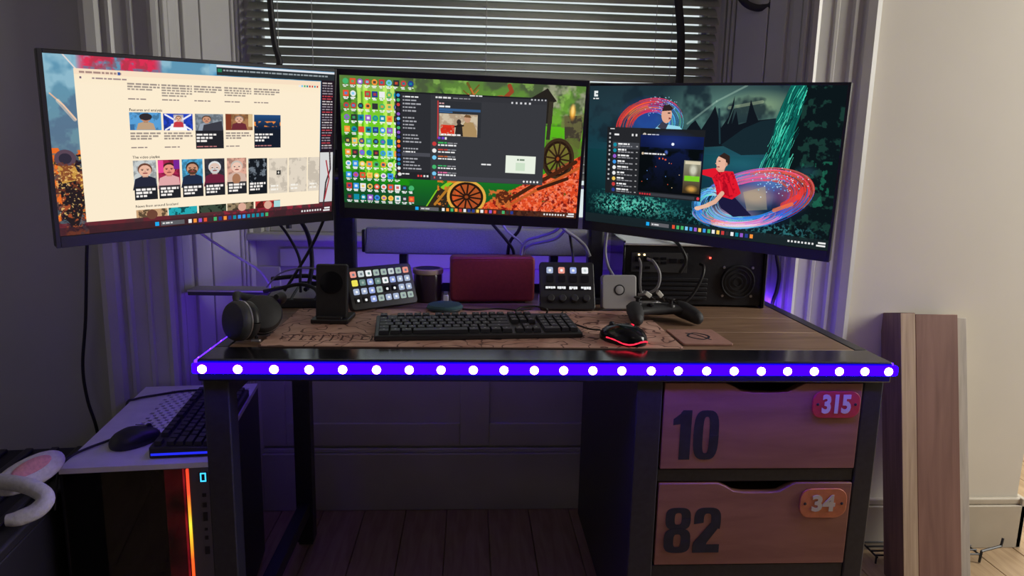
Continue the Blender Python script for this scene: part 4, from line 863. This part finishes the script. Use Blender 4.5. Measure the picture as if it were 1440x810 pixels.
# round teal puck with its white plug
t = thing('smart_puck', 'small round teal disc on the mat in front of the maroon speaker', 'disc', (-0.236, 0.462, DT+.0035))
G().lathe([(.040,0),(.046,.004),(.047,.010),(.043,.015),(.030,.0165)], 36).build('body', mat('teal_fabric', (.045,.12,.15), .7, var=.15, scale=250, bump=.1), t)
G().tube(ring(.0472,.0472, lambda a: .006, 0, e=1.0, n=48), .0009, 5, 0).build('base_band', DARK_GREY, t)
t = thing('wall_plug', 'small white plug standing between the teal disc and the maroon speaker', 'plug', (-0.236, 0.532, DT+.0))
box(-.007,.007,-.006,.006,0,.030).build('body', WHITE_PLASTIC, t, bevel=.002); box(-.005,.005,-.004,.004,.030,.038).build('tip', SILVER, t)
t = thing('wall_plug', 'small white plug standing between the maroon speaker and the key pad', 'plug', (0.0235, 0.528, DT+.0))
box(-.008,.008,-.006,.006,0,.034).build('body', WHITE_PLASTIC, t, bevel=.002); box(-.004,.004,-.004,.004,.034,.042).build('tip', SILVER, t)
cable('cable', 'thin black lead lying on the mat behind the teal disc', [(-.19,.46,DT+.006),(-.15,.452,DT+.006),(-.10,.470,DT+.006),(-.05,.455,DT+.006),(-.01,.465,DT+.006)], .0022, CABLE_BLACK)

# charging stand
t = thing('charging_stand', 'upright black phone charging stand with a round pad left of the small-key pad', 'charging stand', (-0.500, 0.322, DT+.0036), R(-3))
G().prism(rrect(-.044,.044,-.035,.060,.006), 0, .010).build('base', BLACK, t, bevel=.002)
Ms = T((0,-.012,.006)) @ RX(-7)
G().prism(rrect(-.037,.037,0,.132,.006), -.020, 0, Ms @ FRONT).build('backrest', BLACK_SOFT, t, bevel=.003)
G().lathe([(.027,0),(.027,.0015),(.0255,.002)], 36, Ms @ T((0,0,.088)) @ FRONT).build('charging_pad', BLACK_GLOSS, t)
G().box(-.030,.030,-.020,0,0,.009, Ms).build('ledge', BLACK, t, bevel=.002)

# headphones
t = thing('headphones', 'black over-ear headphones lying on the left front corner of the desk', 'headphones', (-0.64, 0.17, DT))
def cup(c, nrm, r, th, names=True):
    M = T(c) @ Vector(nrm).normalized().to_track_quat('Z', 'Y').to_matrix().to_4x4()
    c_ = G().lathe([(r*.92,-.006),(r,0),(r*.99,.010),(r*.90,.017),(r*.62,.0225),(r*.25,.0245)], 32, M).build('ear_cup', BLACK_SOFT, t)
    G().lathe([(r*1.0,-.0045),(r*1.012,-.003),(r*1.0,-.0015)], 36, M).build('trim_ring', SILVER, c_)
    g = G(); n, k_ = 32, 10; 
    g.tube([(r*.70*math.cos(2*PI*k/n), r*.70*math.sin(2*PI*k/n), -.016) for k in range(n+1)], .0125, 10, 0, M); g.build('ear_cushion', BLACK, c_, angle=60)
    G().lathe([(r*.72,-.010),(r*.72,-.008)], 28, M).build('driver_cloth', DARK_GREY, c_)
    return M
M1 = cup((-.018,-.034,.0455), (-.62,-.76,.12), .043, .03)
M2 = cup((.012,.024,.0465), (.30,-.55,.40), .043, .03)
G().tube([(-.030,-.010,.080),(-.042,.030,.088),(-.040,.085,.070),(-.010,.120,.058),(.030,.112,.062),(.044,.070,.080),(.040,.040,.083)], [.006,.009,.011,.012,.011,.009,.006], 10, 6).build('headband', BLACK_SOFT, t, angle=60)
G().tube([(-.020,.000,.020),(.004,-.012,.010),(.012,-.020,.004)], .0035, 8, 4).build('yoke', BLACK, t, angle=60)
box(-.010,.010,-.004,.004,0,.006).build('yoke_clip', SILVER, t, bevel=.0015, M=T((.020,-.052,.004)) @ RZ(-12))

# flat board, router and tangle in the rear left corner
t = thing('flat_board', 'slim dark board with a pale edge jutting past the desk at its rear left', 'board', (-0.675, 0.672, DT))
box(-.285,.285,-.034,.034,0,.015).build('panel', DARK_GREY, t, bevel=.002); box(-.285,.285,-.0352,-.034,.011,.0148).build('pale_edge', WHITE_PLASTIC, t); box(-.285,.285,-.034,.034,.0150,.0158).build('top_sheet', GREY, t)
t = thing('router', 'black wedge-shaped router heaped with cables behind the headphones', 'router', (-0.640, 0.535, DT))
G().add([(-.07,-.055,0),(.07,-.055,0),(.07,.055,0),(-.07,.055,0),(-.068,-.05,.020),(.068,-.05,.020),(.066,.05,.040),(-.066,.05,.040)], [(3,2,1,0),(4,5,6,7),(0,1,5,4),(1,2,6,5),(2,3,7,6),(3,0,4,7)]).build('body', BLACK, t, bevel=.003)
G().add([(-.060,-.040,.0225),(-.002,-.040,.0225),(-.002,.045,.0395),(-.060,.045,.0395),(-.060,-.040,.024),(-.002,-.040,.024),(-.002,.045,.041),(-.060,.045,.041)], [(4,5,6,7),(0,1,5,4),(1,2,6,5),(3,0,4,7),(2,3,7,6)]).build('top_panel', GREY, t, smooth=False)
G().add([(.006,-.040,.0225),(.060,-.040,.0225),(.060,.045,.0395),(.006,.045,.0395),(.006,-.040,.024),(.060,-.040,.024),(.060,.045,.041),(.006,.045,.041)], [(4,5,6,7),(0,1,5,4),(1,2,6,5),(3,0,4,7),(2,3,7,6)]).build('top_panel', GREY, t, smooth=False)
cable('cable', 'pale cable dropping from the left monitor to the flat board', [(-.86,.36,1.02),(-.84,.42,.965),(-.80,.52,.90),(-.755,.60,.845),(-.735,.635,.80),(-.735,.645,.781)], .0035, CABLE_WHITE)
tangle = [
 ('black cable falling from the left monitor onto the router', [(-.70,.50,1.02),(-.66,.55,.95),(-.63,.56,.88),(-.625,.54,.82),(-.62,.52,.796)], .004, CABLE_BLACK),
 ('thick black cable falling between the left monitor and the router', [(-.64,.52,1.02),(-.61,.57,.95),(-.60,.575,.87),(-.605,.55,.81),(-.61,.53,.80)], .006, CABLE_BLACK),
 ('black cable swooping from the column arm down to the router', [(-.53,.50,1.06),(-.55,.52,1.0),(-.59,.54,.92),(-.63,.53,.85),(-.66,.51,.80)], .004, CABLE_BLACK),
 ('thin grey cable arching over the router towards the charging stand', [(-.72,.56,.80),(-.68,.54,.84),(-.62,.50,.862),(-.56,.45,.868),(-.51,.40,.85),(-.50,.37,.82)], .0022, CABLE_GREY),
 ('black cable coiled loosely across the top of the router', [(-.71,.50,.80),(-.66,.49,.812),(-.62,.51,.818),(-.58,.50,.810),(-.56,.47,.79),(-.545,.44,.775)], .005, CABLE_BLACK),
 ('black cable bundled at the back of the router', [(-.71,.58,.82),(-.65,.56,.83),(-.60,.575,.828),(-.55,.55,.805),(-.52,.52,.775)], .006, CABLE_BLACK)]
for lb, pts, r, m_ in tangle: cable('cable', lb, pts, r, m_, group='cables behind the headphones')

# second computer on the desk, its rear towards the viewer
t = thing('desktop_computer', 'black computer lying on its side under the right monitor, its connector side facing out', 'computer', M=T((0.447, 0.548, DT)) @ RZ(-2.5))
box(-.195,.195,.004,.225,.004,.168).build('chassis', BLACK_METAL, t, bevel=.003)
box(-.198,.100,-.012,.222,.170,.176).build('lid', WHITE_METAL, t, bevel=.002)
box(-.199,-.193,-.006,.225,.0,.182).build('side_panel', BLACK_GLOSS, t, bevel=.002); box(.193,.200,-.008,.225,.0,.178).build('side_panel', BLACK_GLOSS, t, bevel=.002)
box(.1985,.2005,-.0095,-.0075,.004,.174).build('edge_highlight', SILVER, t)  # silver strip put in for the highlight down the right edge
io = box(-.175,-.02,-.002,.006,.095,.150).build('port_plate', DARK_GREY, t, bevel=.001)
for x, z, w, h in ((-.158,.132,.016,.014),(-.134,.132,.016,.014),(-.108,.134,.014,.007),(-.108,.122,.014,.007),(-.086,.134,.014,.007),(-.086,.122,.014,.007),(-.060,.128,.02,.012),(-.034,.128,.012,.012),(-.155,.108,.014,.007),(-.13,.108,.014,.007)):
    box(x-w/2,x+w/2,-.0045,-.001,z-h/2,z+h/2).build('port', BLACK_GLOSS, io)
for x in (-.155, -.140): box(x-.0022,x+.0022,-.005,-.002,.142,.146).build('link_light', emitter('amber_led',(1.0,.75,.35),4.0), io)
box(.040,.0445,-.004,-.001,.136,.1405).build('status_light', emitter('red_led',(1.0,.06,.04),5.0), t)
for i in range(5): box(-.15+.0,.04,-.001,.005,.020+i*.013,.028+i*.013).build('slot_cover', BLACK_METAL, t, bevel=.001)
fan = G(); fan.tube(ring(.045,.045, lambda a: 0, 0, e=1.0, n=40), .0025, 6, 0, T((.125,-.001,.072)) @ FRONT)
for rr in (.012,.024,.035): fan.tube(ring(rr,rr, lambda a: 0, 0, e=1.0, n=28), .0012, 5, 0, T((.125,-.001,.072)) @ FRONT)
fan.build('fan_grille', BLACK_METAL, t)
G().cyl(.044,.0,.002,32,T((.125,.003,.072)) @ FRONT).build('fan_shroud', BLACK, t)
for x, z in ((.085,.032),(.165,.032),(.085,.112),(.165,.112)): G().lathe([(.004,0),(.0035,.0025)], 10, T((x,.004,z)) @ FRONT).build('screw', SILVER, t)
cab2 = [
 ('grey network cable looping down from the left port of the black computer', [(.292,.548,.893),(.290,.515,.880),(.286,.50,.845),(.290,.505,.815),(.30,.52,.800)], .0035, CABLE_GREY),
 ('grey network cable looping wide beside the ports of the black computer', [(.316,.548,.893),(.322,.505,.890),(.336,.49,.860),(.332,.49,.825),(.310,.50,.806),(.285,.51,.800)], .004, CABLE_GREY),
 ('black cable draped over the white lid of the black computer', [(.36,.75,.945),(.375,.65,.945),(.39,.56,.943),(.40,.520,.925),(.412,.512,.895),(.40,.52,.86)], .0045, CABLE_BLACK),
 ('dark cable plugged into the middle of the black computer', [(.463,.545,.880),(.463,.515,.878),(.455,.50,.85),(.43,.50,.80),(.40,.50,.772)], .004, CABLE_BLACK)]
for lb, pts, r, m_ in cab2: cable('cable', lb, pts, r, m_, group='cables at the black computer')
for lb, x, y, a in (('white plug tag nearest the grey hub, above the controller', .302, .470, 35), ('white plug tag farther right, above the controller', .336, .478, 48)):
    t = thing('cable_plug', lb, 'plug', M=T((x, y, .808)) @ RY(a-90) @ RX(10))
    box(-.006,.006,-.003,.003,-.010,.010).build('shell', WHITE_PLASTIC, t, bevel=.0015); box(-.004,.004,-.002,.002,.010,.016).build('tip', SILVER, t)
    G().tube([(0,0,-.010),(.0,.006,-.022),(.0,.02,-.036)], .002, 6, 4).build('lead', CABLE_BLACK, t)
cable('cable', 'pale grey cable hanging down to the top of the grey hub', [(.205,.56,1.0),(.200,.555,.95),(.197,.545,.91),(.203,.53,.875),(.216,.512,.850)], .004, CABLE_GREY)
under = [
 ('black cable hanging diagonally under the middle monitor', [(-.13,.58,1.0),(-.10,.60,.965),(-.07,.615,.93),(-.05,.64,.90),(-.045,.665,.86)], .0045, CABLE_BLACK),
 ('dark cable hanging straight under the middle monitor', [(-.03,.58,1.0),(-.038,.60,.96),(-.06,.625,.925),(-.065,.66,.87)], .005, CABLE_BLACK),
 ('grey cable curving under the right half of the middle monitor', [(.09,.57,1.0),(.065,.58,.965),(.02,.59,.945),(-.01,.60,.935),(-.025,.605,.915),(-.03,.61,.88)], .0045, CABLE_GREY),
 ('second grey cable curving lower under the middle monitor', [(.10,.57,.985),(.07,.58,.945),(.03,.59,.930),(.0,.60,.922),(-.02,.61,.905),(-.025,.63,.87)], .0045, CABLE_GREY),
 ('thin grey cable slanting left under the middle monitor', [(-.10,.58,1.0),(-.07,.59,.96),(-.04,.60,.935),(-.02,.605,.915)], .003, CABLE_GREY),
 ('thick pale cable slanting right under the middle monitor', [(.055,.56,1.0),(.09,.565,.965),(.12,.57,.945),(.145,.575,.922),(.158,.565,.895)], .005, CABLE_GREY),
 ('dark cable dropping behind the four-key pad', [(.10,.57,.96),(.105,.575,.935),(.112,.575,.90),(.112,.555,.86)], .0035, CABLE_BLACK)]
for lb, pts, r, m_ in under: cable('cable', lb, pts, r, m_, group='cables under the middle monitor')
cable('cable', 'black cable hanging from the right monitor behind the right edge of the desk', [(.66,.42,1.0),(.70,.60,.95),(.722,.65,.90),(.738,.655,.84),(.735,.655,.79),(.724,.655,.74),(.722,.67,.60)], .0055, CABLE_BLACK)
cable('cable', 'thick black cable curling beside the right side of the black computer', [(.64,.72,.84),(.665,.70,.835),(.685,.69,.815),(.692,.69,.79),(.694,.70,.767)], .0065, CABLE_BLACK)

# ---------------------------------------------------------------- tower computer on the floor at the left, with things on top
TM = T((-1.022, 0.074, FL)) @ RZ(6.3)
t = thing('tower_computer', 'large tower computer with a white perforated top standing left of the desk', 'computer', M=TM)
TH = .54; Wd = .302; Dp = .545
box(0,.006,0,Dp,.015,TH-.012).build('side_panel', BLACK_GLOSS, t, bevel=.001); box(Wd-.006,Wd,0,Dp,.015,TH-.012).build('side_panel', BLACK_METAL, t, bevel=.001)
box(.006,Wd-.006,0.004,Dp,.015,.03).build('bottom_panel', BLACK_METAL, t); box(.006,Wd-.006,Dp-.006,Dp,.03,TH-.012).build('back_panel', BLACK_METAL, t); box(.240,.246,.02,Dp-.006,.03,TH-.012).build('inner_divider', BLACK_METAL, t)
box(.254,Wd-.006,0,.02,.015,TH-.012).build('front_panel', mat('brown_grey_panel', (.10,.085,.085), .5), t, bevel=.002)
for sx in (.03,.27):
    for sy in (.05,.49): G().cyl(.016,0,.016,14,T((sx,sy,0))).build('foot', BLACK, t)
box(.006,.240,0,.004,.02,TH-.012).build('front_glass', glass('smoked_glass', (.35,.34,.38)), t, smooth=False)
# perforated white top: a plate with real slots
NX, NY = 61, 93; x0, x1, y0, y1 = 0.0, Wd, 0.0, Dp; g = G()
xsN = np.linspace(x0, x1, NX+1); ysN = np.linspace(y0, y1, NY+1)
g.v = [(x, y, TH) for y in ysN for x in xsN]
for j in range(NY):
    for i in range(NX):
        a, b_ = xsN[i], ysN[j]
        hole = (.075 < a < .288) and (.115 < b_ < .50) and (j % 3 != 2) and ((i + 2*((j//3) % 2)) % 4 < 2)
        if not hole: g.f.append((j*(NX+1)+i, j*(NX+1)+i+1, (j+1)*(NX+1)+i+1, (j+1)*(NX+1)+i))
o = g.build('top_panel', WHITE_METAL, t, smooth=False); so = o.modifiers.new('thickness', 'SOLIDIFY'); so.thickness = .004
box(.002,Wd-.002,.002,Dp-.002,TH-.0135,TH-.0115).build('dust_filter', BLACK, t)
for a in ((0,Wd,0,.004),(0,Wd,Dp-.004,Dp),(0,.004,.004,Dp-.004),(Wd-.004,Wd,.004,Dp-.004)): box(a[0],a[1],a[2],a[3],TH-.0115,TH-.004).build('top_rim', WHITE_METAL, t)
bar = G(); n = 24
lb = bpy.data.materials.new('orange_yellow_light_bar'); lb.use_nodes = True; nt = lb.node_tree; nt.nodes.remove(nt.nodes['Principled BSDF'])
tc = nt.nodes.new('ShaderNodeTexCoord'); sp = nt.nodes.new('ShaderNodeSeparateXYZ'); mr = nt.nodes.new('ShaderNodeMapRange'); mr.inputs['From Min'].default_value = .2; mr.inputs['From Max'].default_value = .53
rp = nt.nodes.new('ShaderNodeValToRGB'); e_ = rp.color_ramp.elements; e_[0].color = (1,.05,.02,1); e_[1].color = (1,.05,.02,1)
for pos, cc in ((.35,(1,.12,.02,1)),(.52,(1,.55,.03,1)),(.60,(.75,.75,.05,1)),(.68,(1,.40,.03,1)),(.82,(1,.08,.03,1))): q = rp.color_ramp.elements.new(pos); q.color = cc
em = nt.nodes.new('ShaderNodeEmission'); em.inputs[1].default_value = 1.3
for a, b_ in ((tc.outputs['Object'], sp.inputs[0]), (sp.outputs['Z'], mr.inputs['Value']), (mr.outputs[0], rp.inputs[0]), (rp.outputs[0], em.inputs[0]), (em.outputs[0], nt.nodes['Material Output'].inputs['Surface'])): nt.links.new(a, b_)
box(.2482,.2528,-.002,.006,.02,TH-.014).build('light_bar', lb, t, bevel=.001)
CY = emitter('cyan_power_light', (.05,.55,1.0), 1.6); pd = thing if False else None
pdp = box(.274,.292,-.001,.003,TH-.045,TH-.022).build('power_button', BLACK_GLOSS, t, bevel=.001)
for a in ((.277,.2795,TH-.0435,TH-.0235),(.2865,.289,TH-.0435,TH-.0235),(.2795,.2865,TH-.0435,TH-.041),(.2795,.2865,TH-.026,TH-.0235)): box(a[0],a[1],-.0022,-.0008,a[2],a[3]).build('light_outline', CY, pdp)
for z, w, h in ((.075,.008,.008),(.098,.008,.011),(.125,.009,.02),(.155,.006,.006),(.175,.007,.009),(.205,.010,.018)): box(.283-w/2,.283+w/2,-.001,.002,TH-z-h/2,TH-z+h/2).build('front_port', BLACK_GLOSS, t)
# inside, seen through the smoked glass
rm = mat('painted_red_glow', (.05,.01,.012), .4); nt = rm.node_tree; nz = nt.nodes.new('ShaderNodeTexNoise'); nz.inputs['Scale'].default_value = 14; nz.inputs['Detail'].default_value = 4  # red glow inside the case, painted as noise into the panel's emission
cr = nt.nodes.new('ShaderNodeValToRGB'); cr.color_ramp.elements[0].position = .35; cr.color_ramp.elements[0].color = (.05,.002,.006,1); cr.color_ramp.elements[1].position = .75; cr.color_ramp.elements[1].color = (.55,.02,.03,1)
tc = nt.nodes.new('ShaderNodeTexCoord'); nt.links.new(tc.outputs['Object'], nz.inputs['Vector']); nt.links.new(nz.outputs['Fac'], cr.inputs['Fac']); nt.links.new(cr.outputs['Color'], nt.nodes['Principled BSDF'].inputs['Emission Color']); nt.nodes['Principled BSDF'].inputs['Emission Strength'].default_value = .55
fp = box(.186,.237,.056,.09,.04,TH-.03).build('painted_glow_fan_panel', rm, t, bevel=.002)
box(.06,.072,.02,.024,TH-.06,TH-.052).build('glass_glint', SILVER, t)  # small silver block put in for a white reflection in the glass
box(.03,.19,.10,.14,.17,.21).build('graphics_card', BLACK_GLOSS, t, bevel=.003); box(.03,.19,.40,.404,.08,.46).build('main_board', BLACK, t)
G().cyl(.035,0,.04,24,T((.10,.36,.36)) @ FRONT).build('cooler_head', DARK_GREY, t, bevel=.003)
for k in range(2): G().tube([(.09+.02*k,.33,.37),(.11+.02*k,.25,.42),(.16+.01*k,.20,.40),(.19,.18,.36-.04*k)], .006, 8, 5).build('coolant_hose', BLACK_SOFT, t)

ROWS2 = [(a, [q for q in b if q[0] < 15.1]) for a, b in ROWS]
def kb2():
    M = TM @ T((.165, .030, TH+.0008)) @ RZ(90) @ T((.20, -.135, 0)) 
    t = thing('keyboard', 'black gaming keyboard with coloured backlight lying on the white tower computer', 'keyboard', M=M)
    W, D = .40, .133
    G().add([(-W/2,0,0),(W/2,0,0),(W/2,D,0),(-W/2,D,0),(-W/2,0,.020),(W/2,0,.020),(W/2,D,.026),(-W/2,D,.026)], [(3,2,1,0),(4,5,6,7),(0,1,5,4),(1,2,6,5),(2,3,7,6),(3,0,4,7)]).build('case', BLACK, t, bevel=.003)
    BLU = emitter('blue_underglow', (.02,.03,1.0), 1.0); MAG = emitter('magenta_backlight', (.8,.03,.25), .8)
    box(-W/2-.0012, -W/2-.0002, .004, D-.004, .007, .012).build('underglow', BLU, t)
    U = (W-.014)/15.1; V = (D-.014)/6.3; cache = {}
    for y, row in ROWS2:
        for x, w in row:
            Mk = T((-W/2+.007+(x+w/2)*U, D-.007-(y+.5)*V, .0205+.006*(D-.007-(y+.5)*V)/D)) @ RX(2.5); k = round(w, 2)
            if k not in cache: cache[k] = cap(w*U-.0028, V-.0028, .009, 'key', KEYCAP, t, Mk)
            else: dup(cache[k], t, Mk)
    box(-W/2+.09, W/2-.02, D*.52-.0006, D*.52+.0006, .0232, .0245).build('backlight_row', MAG, t)
kb2()
t = thing('mouse', 'plain black mouse resting on the white tower computer', 'mouse', M=TM @ T((.108, .130, TH+.0004)) @ RZ(-38))
mouse_body(G(), .056, .034, .038).build('shell', BLACK, t); G().tube([(-.012,.010,.0367),(-.008,.033,.0287),(-.007,.049,.020)], .0009, 5, 4).build('button_seam', BLACK_GLOSS, t)
G().lathe([(.003,-.003),(.0065,-.0025),(.0065,.0025),(.003,.003)], 18, T((0,.034,.0285)) @ RY(90)).build('scroll_wheel', DARK_GREY, t)
tp = lambda x, y, z: tuple(TM @ Vector((x, y, z)))
cable('cable', 'mouse lead crossing the white tower top and dropping over its left edge', [tp(.082,.165,TH+.012),tp(.05,.135,TH+.006),tp(.02,.100,TH+.004),tp(.002,.060,TH+.004),tp(-.008,.03,TH-.005),tp(-.012,.012,TH-.04),tp(-.014,-.002,TH-.09)], .0028, CABLE_BLACK)
cable('cable', 'keyboard lead curving across the far end of the white tower top', [tp(.235,.445,TH+.020),tp(.235,.475,TH+.008),tp(.19,.490,TH+.004),tp(.12,.486,TH+.004),tp(.06,.460,TH+.004),tp(.012,.430,TH+.004),tp(-.006,.41,TH-.006),tp(-.010,.40,TH-.10)], .003, CABLE_BLACK)

# ribbed black crate with the bunny ears on it
t = thing('storage_crate', 'black ribbed crate on the floor left of the tower computer', 'crate', (-1.40, 0.12, FL), R(6.3))
box(-.34,.345,-.36,.19,.0,.45).build('body', mat('matt_black_crate', (.010,.010,.012), .6), t, bevel=.008); box(-.347,.352,-.367,.197,.45,.475).build('lid', mat('matt_black_crate', (.010,.010,.012), .6), t, bevel=.006)
for i in range(12): box(-.33+i*.057,-.33+i*.057+.018,-.35,.18,.475,.484).build('lid_rib', BLACK, t, bevel=.003)
CT = FL+.484
PLUSH = mat('white_plush', (.74,.72,.74), .95, var=.10, scale=120, bump=.6); PINK = mat('pink_plush', (.80,.36,.42), .95, var=.12, scale=140, bump=.6); GPL = mat('grey_plush', (.50,.49,.50), .95, var=.10, scale=120, bump=.6)
t = thing('bunny_ears', 'plush white bunny ear with a pink lining on a curled grey band', 'headband', (-1.066, 0.022, CT+.001))
Me = T((.006,.020,.062)) @ RZ(22) @ RX(-32) @ RY(-24)
g = G(); g.ball((0,0,0), .066, .018, .031, 28, 14, None, .9); g.build('ear', PLUSH, t, M=Me)
g = G(); g.ball((0,0,0), .038, .006, .015, 20, 10); g.build('ear_lining', PINK, t, M=Me @ T((.008,-.0155,.006)))
G().tube([(-.10,.01,.050),(-.045,-.012,.060),(.030,-.030,.058),(.072,-.045,.042),(.066,-.062,.024),(.040,-.078,.015),(.020,-.085,.014)], [.014,.015,.016,.016,.016,.015,.011], 12, 6).build('band', GPL, t, angle=60)

# ---------------------------------------------------------------- planks against the right wall, wire rack
PK = {'rough': wood('rough_brown_plank', (.15,.09,.075), (.24,.15,.12), 7, (9, 9, .7), .6, .10, 6), 'face': wood('knotty_pine_face', (.20,.10,.078), (.29,.155,.12), 4, (9, 4, .7), .55, .11, 7), 'edge': wood('pale_sawn_pine', (.40,.28,.19), (.56,.42,.29), 8, (14, 14, .5), .6), 'grey': wood('weathered_pale_board', (.42,.38,.33), (.55,.50,.44), 9, (8, 8, .8), .65)}
lean = 12.5
def plank(label, x, w, d, L, y, mm, edge=None):
    M = T((x, y, FL+.001)) @ RX(-lean)
    t = thing('wood_plank', label, 'plank', M=M, group='planks leaning on the right wall')
    box(-w/2, w/2, 0, d, .0, L).build('board', mm, t, bevel=.0015, seg=1)
    if edge: box(-w/2+.001, w/2-.001, -.0012, 0, .002, L-.002).build('sawn_edge', edge, t)
    return t
plank('reddish brown plank standing edge-on, nearest the desk, with a pale sawn edge', 1.094, .045, .098, .800, .405, PK['rough'], PK['edge'])
plank('wide knotty brown plank standing face-on between the two edge-on boards', 1.183, .128, .045, .795, .408, PK['face'])
plank('narrow pale weathered board standing edge-on, rightmost of the leaning timber', 1.2675, .036, .098, .782, .425, PK['grey'])
t = thing('wire_rack', 'black wire rack lying on the floor behind the leaning planks', 'rack', (1.24, 0.60, FL))
for y in (-.045, -.020, .005, .030): G().tube([(-.17,y,.03),(.17,y,.03)], .003, 6, 0).build('wire', BLACK_METAL, t)
for x in (-.165, -.06, .06, .165): G().tube([(x,-.05,.026),(x,.035,.026)], .003, 6, 0).build('cross_wire', BLACK_METAL, t)
for x in (-.165, .165):
    for y in (-.045, .030): G().tube([(x,y,.03),(x,y,.003)], .003, 6, 0).build('foot', BLACK_METAL, t)
G().tube([(.165,-.045,.003),(.167,-.046,.036),(.172,-.044,.040),(.235,-.03,.046),(.242,-.028,.050),(.248,-.024,.070)], .004, 6, 4).build('hook', BLACK_METAL, t)
